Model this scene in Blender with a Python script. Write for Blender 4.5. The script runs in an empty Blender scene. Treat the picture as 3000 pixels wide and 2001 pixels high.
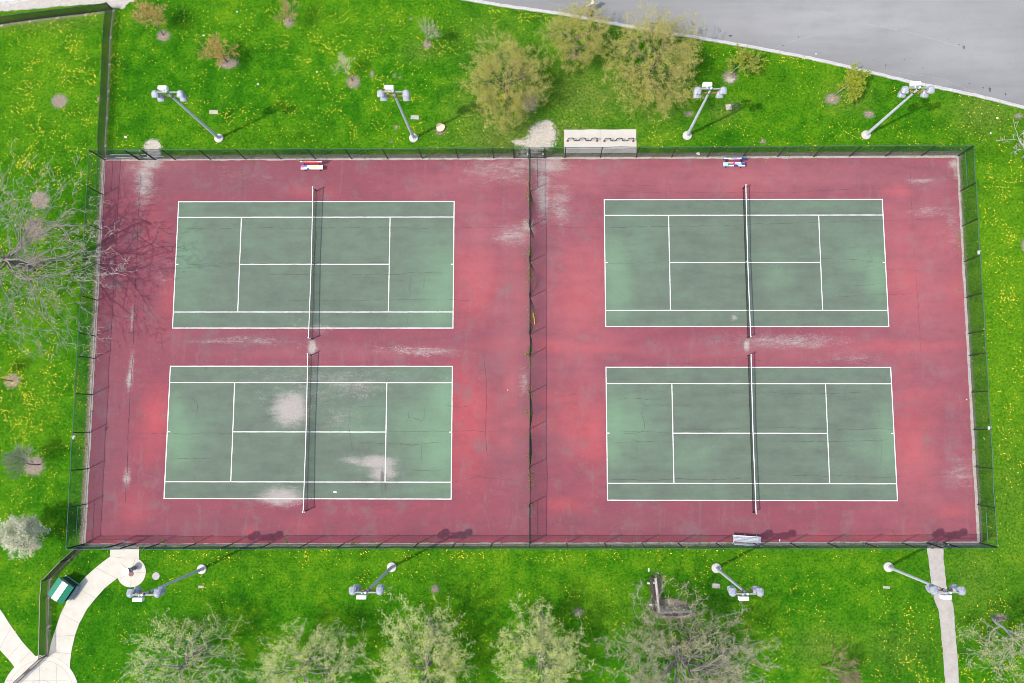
import bpy, math, random
import numpy as np
from mathutils import Vector, Matrix, noise as mnoise

random.seed(7)
rng = np.random.default_rng(7)
R = math.radians
S = bpy.context.scene
COL = S.collection

# ---------------------------------------------------------------- camera
CAM = (29.3032, -8.1013, 64.7735)
CROT = (0.10713, 0.00831, 0.00112)
FPX, PW, PH = 2264.7755, 3000, 2001
cd = bpy.data.cameras.new('camera')
cam = bpy.data.objects.new('camera', cd)
COL.objects.link(cam)
cam.location = CAM
cam.rotation_euler = CROT
cd.sensor_width = 36
cd.lens = FPX / PW * 36
cd.clip_end = 3000
S.camera = cam
S.cycles.filter_width = 0.9
CM = cam.rotation_euler.to_matrix()

def g(px, py, z=0.0):
    """ground point seen at a pixel of the 3000 x 2001 photograph"""
    d = CM @ Vector(((px - PW / 2) / FPX, -(py - PH / 2) / FPX, -1))
    t = (z - CAM[2]) / d.z
    p = Vector(CAM) + d * t
    return Vector((p.x, p.y, z))

def gxy(px, py):
    p = g(px, py)
    return (p.x, p.y)

LEAN = (-0.029, -0.003)      # the park falls slightly, its posts lean a little

# ---------------------------------------------------------------- world
SUN_AZ, SUN_EL = R(206), R(56)
sv = Vector((math.cos(SUN_AZ) * math.cos(SUN_EL), math.sin(SUN_AZ) * math.cos(SUN_EL), math.sin(SUN_EL)))
W = bpy.data.worlds.new('World')
S.world = W
W.use_nodes = True
wn = W.node_tree
bg = wn.nodes.get('Background') or wn.nodes.new('ShaderNodeBackground')
sky = wn.nodes.new('ShaderNodeTexSky')
sky.sky_type = 'NISHITA'
sky.sun_disc = False
sky.dust_density = 2.5
sky.sun_elevation = SUN_EL
sky.sun_rotation = R(90) - SUN_AZ
wn.links.new(sky.outputs[0], bg.inputs[0])
bg.inputs[1].default_value = 0.15
ld = bpy.data.lights.new('sun', 'SUN')
ld.energy = 2.25
ld.angle = R(0.5)
ld.color = (1.0, 0.92, 0.79)
sun = bpy.data.objects.new('sun', ld)
COL.objects.link(sun)
sun.rotation_euler = sv.to_track_quat('Z', 'Y').to_euler()
sun.location = (0, 0, 80)
S.view_settings.view_transform = 'Standard'
S.view_settings.look = 'None'
S.view_settings.gamma = 1
S.view_settings.exposure = 0.95

# ---------------------------------------------------------------- mesh helper
class MB:
    def __init__(s):
        s.v = []; s.f = []; s.m = []
    def add(s, vs, fs, mi=0):
        o = len(s.v)
        s.v.extend([tuple(v) for v in vs])
        for f in fs:
            s.f.append(tuple(i + o for i in f)); s.m.append(mi)
        return s
    def box(s, c, size, rz=0.0, mi=0, rx=0.0, ry=0.0, bev=0.0):
        hx, hy, hz = size[0] / 2, size[1] / 2, size[2] / 2
        M = Matrix.Rotation(rz, 3, 'Z') @ Matrix.Rotation(ry, 3, 'Y') @ Matrix.Rotation(rx, 3, 'X')
        c = Vector(c)
        if bev:
            b = min(bev, hx * .9, hy * .9, hz * .9)
            rings = [(hx - b, hy - b, -hz), (hx, hy, -hz + b), (hx, hy, hz - b), (hx - b, hy - b, hz)]
        else:
            rings = [(hx, hy, -hz), (hx, hy, hz)]
        vs = []
        for x, y, z in rings:
            k = b if bev else 0
            for q in ((-x, -y), (x, -y), (x, y), (-x, y)):
                vs.append(c + M @ Vector((q[0], q[1], z)))
        fs = [(3, 2, 1, 0)]
        n = len(rings)
        for r in range(n - 1):
            for i in range(4):
                a, b2 = r * 4 + i, r * 4 + (i + 1) % 4
                fs.append((a, b2, b2 + 4, a + 4))
        t = (n - 1) * 4
        fs.append((t, t + 1, t + 2, t + 3))
        return s.add(vs, fs, mi)
    def tube(s, pts, rad, n=6, mi=0, caps=True):
        pts = [Vector(p) for p in pts]
        if not isinstance(rad, (list, tuple)):
            rad = [rad] * len(pts)
        vs = []; up = None
        for i, p in enumerate(pts):
            a = pts[max(i - 1, 0)]; b = pts[min(i + 1, len(pts) - 1)]
            d = (b - a)
            d = d.normalized() if d.length > 1e-9 else Vector((0, 0, 1))
            if up is None:
                up = d.orthogonal().normalized()
            else:
                up = (up - d * up.dot(d))
                up = up.normalized() if up.length > 1e-6 else d.orthogonal().normalized()
            w = d.cross(up)
            for k in range(n):
                t = 2 * math.pi * k / n
                vs.append(p + (up * math.cos(t) + w * math.sin(t)) * rad[i])
        fs = []
        for i in range(len(pts) - 1):
            for k in range(n):
                a, b = i * n + k, i * n + (k + 1) % n
                fs.append((a, b, b + n, a + n))
        if caps:
            fs.append(tuple(range(n - 1, -1, -1)))
            o = (len(pts) - 1) * n
            fs.append(tuple(range(o, o + n)))
        return s.add(vs, fs, mi)
    def lathe(s, prof, c=(0, 0, 0), n=16, mi=0):
        vs = []
        for r, z in prof:
            for k in range(n):
                t = 2 * math.pi * k / n
                vs.append((c[0] + r * math.cos(t), c[1] + r * math.sin(t), c[2] + z))
        fs = []
        for i in range(len(prof) - 1):
            for k in range(n):
                a, b = i * n + k, i * n + (k + 1) % n
                fs.append((a, b, b + n, a + n))
        fs.append(tuple(range(n - 1, -1, -1)))
        o = (len(prof) - 1) * n
        fs.append(tuple(range(o, o + n)))
        return s.add(vs, fs, mi)
    def prism(s, poly, z0, z1, mi=0):
        n = len(poly)
        a = sum(poly[i][0] * poly[(i + 1) % n][1] - poly[(i + 1) % n][0] * poly[i][1] for i in range(n))
        if a < 0: poly = poly[::-1]
        vs = [(p[0], p[1], z0) for p in poly] + [(p[0], p[1], z1) for p in poly]
        fs = [tuple(range(n, 2 * n))]
        for i in range(n):
            j = (i + 1) % n
            fs.append((i, j, j + n, i + n))
        return s.add(vs, fs, mi)
    def build(s, name, mats, parent=None, loc=None, smooth=False):
        me = bpy.data.meshes.new(name)
        me.from_pydata(s.v, [], s.f)
        if not isinstance(mats, (list, tuple)): mats = [mats]
        for m in mats: me.materials.append(m)
        if len(mats) > 1:
            me.polygons.foreach_set('material_index', s.m)
        if smooth:
            me.polygons.foreach_set('use_smooth', [True] * len(me.polygons))
        me.update()
        o = bpy.data.objects.new(name, me)
        COL.objects.link(o)
        if parent is not None: o.parent = parent
        if loc is not None: o.location = loc
        return o

def tag(o, label, cat, group=None):
    o['label'] = label; o['category'] = cat
    if group: o['group'] = group
    return o

def thing(name, label, cat, loc=(0, 0, 0), rz=0.0, group=None):
    o = bpy.data.objects.new(name, None)
    o.empty_display_size = .3
    COL.objects.link(o)
    o.location = loc; o.rotation_euler = (0, 0, rz)
    return tag(o, label, cat, group)

def struct(o, kind='structure'):
    o['kind'] = kind
    return o

def dup(root, loc, rz=0.0, label=None):
    r = root.copy(); COL.objects.link(r)
    r.location = loc; r.rotation_euler = (0, 0, rz)
    if label: r['label'] = label
    for ch in list(root.children):
        c = ch.copy(); COL.objects.link(c); c.parent = r
        for gch in list(ch.children):
            d = gch.copy(); COL.objects.link(d); d.parent = c
    return r

# ---------------------------------------------------------------- materials
class NT:
    def __init__(s, name, rough=.8, spec=.3):
        s.m = bpy.data.materials.new(name)
        s.m.use_nodes = True
        s.t = s.m.node_tree
        s.b = s.t.nodes['Principled BSDF']
        s.b.inputs['Roughness'].default_value = rough
        s.b.inputs['Specular IOR Level'].default_value = spec
        s._pos = None
    def put(s, node, key, val):
        if val is None: return
        inp = node.inputs[key]
        if isinstance(val, bpy.types.NodeSocket): s.t.links.new(val, inp)
        else:
            if isinstance(val, (list, tuple)) and len(val) == 3 and inp.type == 'RGBA': val = (*val, 1)
            inp.default_value = val
    def pos(s):
        if s._pos is None: s._pos = s.t.nodes.new('ShaderNodeNewGeometry').outputs['Position']
        return s._pos
    def obj(s):
        return s.t.nodes.new('ShaderNodeTexCoord').outputs['Object']
    def island(s):
        return s.t.nodes.new('ShaderNodeNewGeometry').outputs['Random Per Island']
    def map(s, v, scale=(1, 1, 1), rot=(0, 0, 0)):
        n = s.t.nodes.new('ShaderNodeMapping')
        s.t.links.new(v, n.inputs['Vector'])
        n.inputs['Scale'].default_value = scale
        n.inputs['Rotation'].default_value = rot
        return n.outputs[0]
    def noise(s, scale, v=None, detail=3, rough=.55, dist=0):
        n = s.t.nodes.new('ShaderNodeTexNoise')
        s.t.links.new(v if v is not None else s.pos(), n.inputs['Vector'])
        n.inputs['Scale'].default_value = scale
        n.inputs['Detail'].default_value = detail
        n.inputs['Roughness'].default_value = rough
        n.inputs['Distortion'].default_value = dist
        return n.outputs['Fac']
    def vor(s, scale, v=None, feature='DISTANCE_TO_EDGE'):
        n = s.t.nodes.new('ShaderNodeTexVoronoi')
        n.feature = feature
        s.t.links.new(v if v is not None else s.pos(), n.inputs['Vector'])
        n.inputs['Scale'].default_value = scale
        return n.outputs['Distance']
    def attr(s, name):
        n = s.t.nodes.new('ShaderNodeAttribute'); n.attribute_name = name
        return n.outputs['Fac']
    def math(s, op, a, b=None, clamp=False):
        n = s.t.nodes.new('ShaderNodeMath'); n.operation = op; n.use_clamp = clamp
        s.put(n, 0, a)
        if b is not None: s.put(n, 1, b)
        return n.outputs[0]
    def rng(s, v, a, b, c=0.0, d=1.0):
        n = s.t.nodes.new('ShaderNodeMapRange'); n.clamp = True
        n.interpolation_type = 'SMOOTHSTEP'
        s.put(n, 0, v)
        for i, q in enumerate((a, b, c, d)): n.inputs[i + 1].default_value = q
        return n.outputs[0]
    def mix(s, f, a, b, mode='MIX'):
        n = s.t.nodes.new('ShaderNodeMix'); n.data_type = 'RGBA'; n.blend_type = mode
        s.put(n, 0, f); s.put(n, 6, a); s.put(n, 7, b)
        return n.outputs[2]
    def ramp(s, f, stops):
        n = s.t.nodes.new('ShaderNodeValToRGB')
        e = n.color_ramp.elements
        while len(e) < len(stops): e.new(.5)
        for i, (p, c) in enumerate(stops):
            e[i].position = p; e[i].color = (*c, 1)
        s.put(n, 0, f)
        return n.outputs[0]
    def bump(s, h, strength=.3, dist=.02):
        n = s.t.nodes.new('ShaderNodeBump')
        n.inputs['Strength'].default_value = strength
        n.inputs['Distance'].default_value = dist
        s.put(n, 'Height', h)
        s.t.links.new(n.outputs[0], s.b.inputs['Normal'])
    def col(s, c):
        s.put(s.b, 'Base Color', c); return s.m

def simple(name, c, rough=.6, spec=.4, metal=0.0, var=.18, scale=6):
    n = NT(name, rough, spec)
    n.b.inputs['Metallic'].default_value = metal
    v = n.noise(scale, n.obj(), 4)
    lo = tuple(x * (1 - var) for x in c); hi = tuple(min(1, x * (1 + var)) for x in c)
    return n.col(n.ramp(v, [(.3, lo), (.7, hi)]))

def leafmat(name, cols, trans=.25):
    n = NT(name, .7, .2)
    k = len(cols)
    c = n.ramp(n.island(), [(i / (k - 1) if k > 1 else 0, q) for i, q in enumerate(cols)])
    n.col(c)
    tr = n.t.nodes.new('ShaderNodeBsdfTranslucent')
    n.t.links.new(c, tr.inputs[0])
    mx = n.t.nodes.new('ShaderNodeMixShader'); mx.inputs[0].default_value = trans
    n.t.links.new(n.b.outputs[0], mx.inputs[1]); n.t.links.new(tr.outputs[0], mx.inputs[2])
    n.t.links.new(mx.outputs[0], n.t.nodes['Material Output'].inputs[0])
    return n.m

# lawn
def lawn_material():
    n = NT('lawn', .95, .03)
    big = n.noise(.10, detail=6, rough=.7)
    mid = n.noise(.7, detail=6, rough=.7)
    fine = n.noise(5, detail=4, rough=.75)
    tiny = n.noise(22, detail=3, rough=.8)
    f = n.math('ADD', n.math('MULTIPLY', big, .5), n.math('MULTIPLY', mid, .5))
    c = n.ramp(f, [(.37, (.0125, .086, .003)), (.45, (.025, .127, .0035)), (.52, (.045, .165, .0045)), (.62, (.105, .225, .007))])
    c = n.mix(n.math('MULTIPLY', n.attr('lime'), n.rng(mid, .3, .7, .55, 1)), c, (.110, .235, .009))
    c = n.mix(n.math('MULTIPLY', n.attr('dry'), n.rng(mid, .3, .65, .6, 1)), c, n.ramp(fine, [(.3, (.085, .14, .018)), (.7, (.19, .20, .05))]))
    # small worn spots where the soil shows through the turf
    c = n.mix(n.rng(n.noise(1.1, detail=6, rough=.75), .60, .76, 0, .7), c, (.165, .195, .055))
    c = n.mix(n.rng(fine, .60, .36, .0, .9), c, n.mix(1.0, c, (.42, .52, .45), 'MULTIPLY'))
    c = n.mix(n.rng(tiny, .48, .72, 0, .8), c, n.mix(1.0, c, (1.9, 1.5, 1.8), 'MULTIPLY'))
    c = n.mix(n.rng(tiny, .46, .28, 0, .7), c, n.mix(1.0, c, (.5, .55, .5), 'MULTIPLY'))
    d = n.math('ADD', n.attr('dirt'), n.math('MULTIPLY', n.math('SUBTRACT', n.noise(5.5, detail=6, rough=.8), .5), 1.9))
    soil = n.ramp(n.noise(9, detail=5, rough=.8), [(.3, (.085, .062, .045)), (.5, (.205, .165, .130)), (.70, (.43, .39, .345))])
    c = n.mix(n.rng(d, .30, .74), c, soil)
    d2 = n.math('ADD', n.attr('sand'), n.math('MULTIPLY', n.math('SUBTRACT', n.noise(4.5, detail=6, rough=.8), .5), 1.7))
    sand = n.ramp(n.noise(5, detail=6, rough=.8), [(.3, (.25, .215, .175)), (.5, (.40, .365, .315)), (.7, (.52, .49, .445))])
    c = n.mix(n.rng(d2, .34, .66), c, sand)
    n.bump(n.math('ADD', fine, tiny), .6, .07)
    return n.col(c)

def court_material(name, green):
    n = NT(name, .9, .08)
    st = n.map(n.pos(), (.35, 1.5, 1))
    big = n.noise(.16, detail=5, rough=.6)
    streak = n.noise(.8, st, 5, .65)
    patch = n.noise(.55, detail=5, rough=.7)
    grain = n.noise(22, detail=2, rough=.8)
    f = n.math('ADD', n.math('MULTIPLY', streak, .5), n.math('MULTIPLY', patch, .5))
    if green:
        c = n.ramp(f, [(.32, (.088, .107, .086)), (.5, (.104, .138, .105)), (.68, (.117, .168, .124))])
        br = n.math('MULTIPLY', n.attr('bright'), n.rng(f, .22, .6, .7, 1))
        c = n.mix(br, c, (.158, .285, .168))
    else:
        c = n.ramp(f, [(.30, (.150, .050, .068)), (.5, (.192, .054, .073)), (.70, (.232, .058, .078))])
        br = n.math('ADD', n.attr('bright'), n.math('MULTIPLY', n.math('SUBTRACT', n.noise(.35, n.map(n.pos(), (.55, 1.2, 1)), 6, .72), .56), 1.1), clamp=True)
        c = n.mix(n.math('MULTIPLY', br, .85), c, n.ramp(patch, [(.3, (.350, .058, .066)), (.7, (.410, .086, .090))]))
        c = n.mix(n.rng(n.noise(.45, detail=6, rough=.7), .50, .72, 0, .65), c, (.165, .112, .118))
        c = n.mix(n.rng(n.noise(.9, n.map(n.pos(), (1.4, .25, 1)), 5, .7), .54, .72, 0, .4), c, (.175, .125, .128))
        c = n.mix(n.math('MULTIPLY', n.attr('grime'), n.rng(patch, .3, .65, .5, 1)), c, (.135, .075, .090))
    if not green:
        c = n.mix(n.math('MULTIPLY', n.attr('haze_tint'), n.rng(f, .3, .65, .45, 1)), c, (.300, .112, .125))  # haze brightening painted into the red, mostly over the right courts
    # grey weathering that wears through the paint
    w = n.math('ADD', n.attr('pale'), n.math('ADD', n.math('MULTIPLY', n.math('SUBTRACT', n.noise(1.5, n.map(n.pos(), (.45, 1.5, 1)), 6, .75), .5), 1.15), n.math('MULTIPLY', n.math('SUBTRACT', n.noise(12, n.map(n.pos(), (.6, 1.2, 1)), 5, .85), .5), 1.5)))
    c = n.mix(n.math('MULTIPLY', n.rng(w, .15, .95), .9), c, n.ramp(grain, [(.3, (.235, .212, .198)), (.7, (.40, .37, .345))]))
    dk = n.math('ADD', n.attr('dull'), n.math('MULTIPLY', n.math('SUBTRACT', n.noise(3, detail=5, rough=.7), .5), .7))
    c = n.mix(n.math('MULTIPLY', n.rng(dk, .3, .8), .75), c, (.085, .075, .078) if green else (.14, .085, .095))
    # crazed paint: pale fragments along broken edges
    cell = n.vor(3.4, n.map(n.pos(), (.8, 2.2, 1)))
    cz = n.math('MULTIPLY', n.rng(cell, 0, .10, 1, 0), n.rng(n.math('ADD', n.attr('crackle'), n.math('MULTIPLY', n.math('SUBTRACT', patch, .5), 2.2)), .45, .75))
    c = n.mix(n.math('MULTIPLY', cz, .55), c, (.36, .33, .30))
    c = n.mix(n.rng(grain, .45, .8, 0, .35), c, n.mix(1.0, c, (1.45, 1.45, 1.45), 'MULTIPLY'))
    sp = n.noise(5.5, detail=5, rough=.8)
    c = n.mix(n.rng(sp, .62, .74, 0, .5), c, (.33, .31, .29))
    c = n.mix(n.rng(sp, .40, .28, 0, .4), c, (.07, .07, .065) if green else (.13, .04, .05))
    c = n.mix(n.rng(n.noise(60, detail=1), .35, .6, .22, 0), c, (.05, .05, .05))
    n.bump(grain, .25, .01)
    return n.col(c)

def concrete(name, lo, hi, rough=.55, scale=1.2, spec=.4):
    n = NT(name, rough, spec)
    f = n.math('ADD', n.math('MULTIPLY', n.noise(scale, detail=6, rough=.7), .65), n.math('MULTIPLY', n.noise(18, detail=2), .35))
    c = n.ramp(f, [(.32, lo), (.68, hi)])
    c = n.mix(n.rng(n.noise(.7, n.map(n.pos(), (.4, 1.6, 1), (0, 0, .9)), 5, .7), .58, .75, 0, .35), c, tuple(x * .7 for x in lo))
    n.bump(n.noise(30, detail=2), .15, .01)
    return n.col(c)

def road_material():
    n = NT('road_asphalt', .8, .25)
    st = n.map(n.pos(), (.18, 1.3, 1), (0, 0, R(12)))
    a = n.noise(.9, st, 5, .6)
    b = n.noise(.25, detail=5, rough=.65)
    f = n.math('ADD', n.math('MULTIPLY', a, .5), n.math('MULTIPLY', b, .5))
    c = n.ramp(f, [(.34, (.165, .167, .168)), (.5, (.188, .190, .191)), (.66, (.205, .207, .208))])
    c = n.mix(n.math('MULTIPLY', n.attr('worn'), n.rng(f, .3, .62, .5, 1)), c, (.262, .264, .266))
    c = n.mix(n.rng(n.noise(9, detail=3, rough=.8), .55, .8, 0, .25), c, (.30, .302, .304))
    dk = n.math('ADD', n.attr('stain'), n.math('MULTIPLY', n.math('SUBTRACT', n.noise(2.5, detail=5, rough=.7), .5), .7))
    c = n.mix(n.math('MULTIPLY', n.rng(dk, .35, .8), .8), c, (.10, .10, .11))
    c = n.mix(n.rng(n.noise(1.7, detail=2), .70, .76, 0, .5), c, (.15, .15, .16))
    c = n.mix(n.rng(n.noise(34, detail=1), .3, .55, .25, 0), c, (.12, .12, .13))
    n.bump(n.noise(40, detail=2), .3, .01)
    return n.col(c)

def bark(name, lo, hi):
    n = NT(name, .85, .2)
    f = n.noise(5, n.map(n.obj(), (2, 2, .5)), 5, .7)
    return n.col(n.ramp(f, [(.3, lo), (.7, hi)]))

M = {}
M['lawn'] = lawn_material()
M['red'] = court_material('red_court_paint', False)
M['green'] = court_material('green_court_paint', True)
M['road'] = road_material()
M['white_path'] = concrete('pale_concrete', (.355, .335, .285), (.465, .445, .39), .6, 1.2, .35)
M['grey_path'] = concrete('grey_concrete', (.255, .235, .212), (.38, .355, .325), .7, 1.5)
M['pad'] = concrete('pad_concrete', (.38, .36, .32), (.48, .455, .415), .6, .9)
M['kerb'] = concrete('kerb_concrete', (.33, .325, .31), (.48, .475, .46), .65, 2.5)
M['edging'] = concrete('edging_concrete', (.20, .18, .16), (.37, .345, .31), .75, 3)
M['gravel'] = concrete('gravel', (.26, .235, .21), (.46, .43, .395), .85, 4)
def line_material():
    n = NT('white_line_paint', .6, .3)
    c = n.ramp(n.noise(7, detail=5, rough=.75), [(.30, (.34, .34, .32)), (.48, (.60, .60, .59))])
    return n.col(c)
M['line'] = line_material()
M['crack'] = simple('crack_dark', (.055, .050, .048), .9, .1)
M['joint'] = simple('concrete_joint', (.20, .19, .18), .9, .1)
M['weedcrack'] = simple('crack_weeds', (.13, .115, .075), .9, .1)
M['blackgreen'] = simple('black_green_coating', (.012, .018, .016), .5, .4)
M['railgreen'] = simple('green_vinyl_rail', (.035, .095, .080), .4, .5)
M['mesh'] = simple('green_vinyl_wire', (.008, .023, .019), .5, .3)
M['iron'] = simple('black_iron', (.012, .012, .014), .45, .5)
M['galv'] = simple('galvanised_steel', (.46, .49, .51), .5, .4, 0)
M['arm'] = simple('dull_arm_steel', (.24, .25, .25), .6, .4)
M['cover'] = simple('white_cover_fabric', (.27, .29, .33), .5, .4, 0, .3, 7)
M['box'] = simple('white_steel_box', (.80, .80, .80), .45, .4)
M['dark'] = simple('dark_visor', (.035, .045, .075), .4, .5)
M['rust'] = simple('rusty_steel', (.23, .12, .07), .8, .2)
M['net'] = simple('black_net_cord', (.010, .010, .013), .8, .2)
M['tape'] = simple('white_net_tape', (.78, .78, .80), .6, .3)
M['strap_w'] = simple('white_strap', (.75, .75, .75), .6, .3)
M['postblack'] = simple('net_post_paint', (.018, .018, .022), .5, .4)
M['postcap'] = simple('net_post_cap', (.55, .56, .58), .4, .5, .4)
M['rackmat'] = simple('rack_steel', (.035, .025, .025), .45, .5, .3)
M['wood_grey'] = simple('weathered_wood', (.40, .36, .33), .8, .2, 0, .25, 14)
M['wood_dark'] = simple('dark_wood', (.060, .048, .045), .8, .2, 0, .3, 14)
M['stone'] = simple('stone_block', (.50, .49, .47), .8, .2)
M['alu'] = simple('aluminium', (.62, .63, .64), .4, .5, .3)
M['bin_green'] = simple('green_enamel', (.010, .165, .085), .22, .6, 0, .1)
M['bin_side'] = simple('dark_green_panel', (.015, .06, .04), .45, .5)
M['bin_frame'] = simple('pale_green_panel', (.24, .36, .32), .5, .4)
M['black'] = simple('black_gap', (.008, .008, .01), .9, .1)
M['steelgrey'] = simple('grey_cast_metal', (.20, .21, .22), .5, .5, .3)
M['bowl'] = simple('pale_basin', (.66, .63, .55), .35, .5)
M['drain'] = simple('rust_drain', (.18, .09, .09), .7, .3)
M['castiron'] = simple('cast_iron', (.085, .075, .075), .7, .3)
M['manhole'] = simple('grey_lid', (.33, .31, .30), .8, .2)
M['lid'] = simple('lid_concrete', (.36, .325, .265), .85, .1)
M['stump'] = simple('cut_wood', (.62, .47, .30), .8, .2, 0, .2, 9)
M['bark_grey'] = bark('grey_bark', (.12, .105, .095), (.28, .255, .235))
M['bark_pale'] = bark('pale_bark', (.22, .205, .19), (.50, .48, .46))
M['bark_dark'] = bark('dark_bark', (.05, .043, .04), (.17, .15, .135))
M['bark_brown'] = bark('brown_bark', (.13, .085, .065), (.30, .22, .18))
M['twig_grey'] = simple('grey_twig', (.30, .272, .245), .85, .15, 0, .3, 2)
M['twig_pale'] = simple('pale_twig', (.44, .41, .35), .85, .15, 0, .3, 2)
M['twig_olive'] = simple('olive_twig', (.29, .245, .165), .85, .15, 0, .3, 2)
M['twig_brown'] = simple('brown_twig', (.30, .21, .15), .85, .15, 0, .3, 2)
M['leaf_yellow'] = leafmat('yellow_green_leaf', [(.41, .37, .06), (.54, .49, .10), (.40, .42, .06), (.56, .50, .17)], .45)
M['leaf_lime'] = leafmat('lime_leaf', [(.20, .29, .02), (.33, .38, .03), (.27, .33, .03)])
M['leaf_pale'] = leafmat('pale_bud', [(.50, .56, .11), (.63, .67, .21), (.42, .51, .08), (.66, .65, .36)], .4)
M['leaf_olive'] = leafmat('olive_bud', [(.34, .30, .13), (.44, .38, .20), (.30, .31, .09)], .4)
M['leaf_orange'] = leafmat('orange_bud', [(.54, .31, .09), (.66, .42, .13), (.50, .30, .08)], .4)
M['blossom'] = leafmat('white_blossom', [(.68, .67, .53), (.76, .74, .62), (.48, .52, .28), (.70, .67, .56)])
M['dandelion'] = leafmat('dandelion_yellow', [(.78, .52, .01), (.88, .66, .02), (.88, .76, .10), (.80, .46, .005)], .1)
M['weed'] = leafmat('weed_leaf', [(.13, .21, .02), (.24, .26, .03), (.10, .17, .02)], .2)
M['litter'] = simple('white_litter', (.80, .80, .80), .6, .3)
M['litter_pink'] = simple('pink_litter', (.70, .50, .52), .6, .3)
M['yellow'] = simple('yellow_strap', (.80, .62, .03), .6, .3)
M['skin'] = simple('skin', (.50, .32, .24), .6, .3)
M['shirt'] = simple('white_shirt', (.78, .78, .76), .8, .2)
M['shorts'] = simple('green_shorts', (.10, .42, .20), .8, .2)
M['shoe'] = simple('black_shoe', (.015, .015, .02), .6, .3)
M['hair'] = simple('dark_hair', (.03, .02, .018), .7, .3)
for nm, c in dict(red=(.62, .05, .06), pink=(.72, .30, .32), orange=(.70, .25, .08), cream=(.78, .70, .48), yellow=(.74, .68, .30),
                  blue=(.06, .12, .48), white=(.76, .75, .76), cyan=(.18, .50, .72), navy=(.03, .04, .16), magenta=(.55, .05, .28), teal=(.05, .16, .15)).items():
    M['p_' + nm] = simple('paint_' + nm, c, .5, .4, 0, .12, 5)

# ---------------------------------------------------------------- ground sheets
def ell(X, Y, lst):
    """soft ellipses given by pixel centre and pixel radii on the ground"""
    out = np.zeros_like(X)
    for cx, cy, rx, ry, k in lst:
        c = g(cx, cy); a = g(cx + rx, cy); b = g(cx, cy - ry)
        ax, by = abs(a.x - c.x), abs(b.y - c.y)
        d = ((X - c.x) / ax) ** 2 + ((Y - c.y) / by) ** 2
        out = np.maximum(out, k * np.exp(-d * .9))
    return out

def grid_mesh(name, mat, P, attrs, parent=None):
    ny, nx = P.shape[:2]
    me = bpy.data.meshes.new(name)
    idx = np.arange(ny * nx).reshape(ny, nx)
    f = np.stack([idx[:-1, :-1], idx[:-1, 1:], idx[1:, 1:], idx[1:, :-1]], -1).reshape(-1, 4)
    me.from_pydata(P.reshape(-1, 3).tolist(), [], f.tolist())
    for k, v in attrs.items():
        a = me.attributes.new(k, 'FLOAT', 'POINT')
        a.data.foreach_set('value', np.ascontiguousarray(v, dtype=np.float32).ravel())
    me.materials.append(mat)
    me.update()
    o = bpy.data.objects.new(name, me); COL.objects.link(o)
    if parent: o.parent = parent
    return o

def poly_dist(X, Y, pts):
    d = np.full_like(X, 1e9)
    for (x0, y0), (x1, y1) in zip(pts[:-1], pts[1:]):
        dx, dy = x1 - x0, y1 - y0
        t = np.clip(((X - x0) * dx + (Y - y0) * dy) / (dx * dx + dy * dy), 0, 1)
        d = np.minimum(d, np.hypot(X - x0 - t * dx, Y - y0 - t * dy))
    return d

# corners of the red slab and of the fence, on the ground
SL = dict(TL=gxy(309, 471.5), TR=gxy(2802, 462), BL=gxy(251, 1592.7), BR=gxy(2862, 1586.5))
FC = dict(TL=gxy(308.8, 469), TR=gxy(2806, 457), BL=gxy(247, 1593.5), BR=gxy(2870, 1590))

xs = np.concatenate([[-900, -400, -200, -100, -60, -40, -30], np.arange(-24, 80.01, .22), [85, 95, 110, 160, 260, 460, 960]])
ys = np.concatenate([[-960, -420, -200, -100, -60, -44], np.arange(-37, 36.01, .22), [40, 50, 70, 110, 220, 420, 960]])
X, Y = np.meshgrid(xs, ys)
A = {}
A['lime'] = ell(X, Y, [(1050, 70, 420, 70, .4), (2250, 250, 320, 90, .35), (800, 400, 300, 50, .35), (1000, 1650, 500, 60, .35), (2300, 1640, 500, 50, .3), (2950, 900, 170, 650, .8), (120, 250, 170, 260, .5), (80, 1150, 110, 260, .5), (1500, 1720, 300, 60, .3), (2400, 440, 300, 30, .3), (2750, 1850, 200, 150, .25), (1755, 1735, 90, 60, .85), (1720, 1700, 60, 40, .6), (1650, 1650, 140, 50, .35), (2900, 700, 120, 330, .35), (2950, 1200, 90, 300, .3),
                       (2920, 480, 90, 160, .35), (330, 430, 60, 30, .5), (100, 1120, 120, 200, .35), (2700, 420, 200, 50, .25), (140, 1690, 80, 60, .4), (60, 900, 60, 300, .2)])
A['dry'] = ell(X, Y, [(1640, 390, 130, 60, .65), (1500, 400, 160, 60, .8), (1420, 330, 100, 110, .55), (1720, 280, 130, 90, .7), (1900, 330, 120, 80, .35), (1460, 120, 140, 80, .3),
                      (2880, 330, 90, 60, .5), (2480, 285, 60, 40, .5), (2620, 1900, 120, 70, .25), (2415, 1900, 90, 60, .5), (2000, 1850, 160, 90, .35), (60, 66, 200, 20, .6),
                      (2120, 330, 40, 30, .5), (1240, 150, 60, 30, .4), (560, 1830, 130, 20, .35), (2860, 1700, 90, 120, .3), (2960, 1500, 60, 220, .25)])
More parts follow.
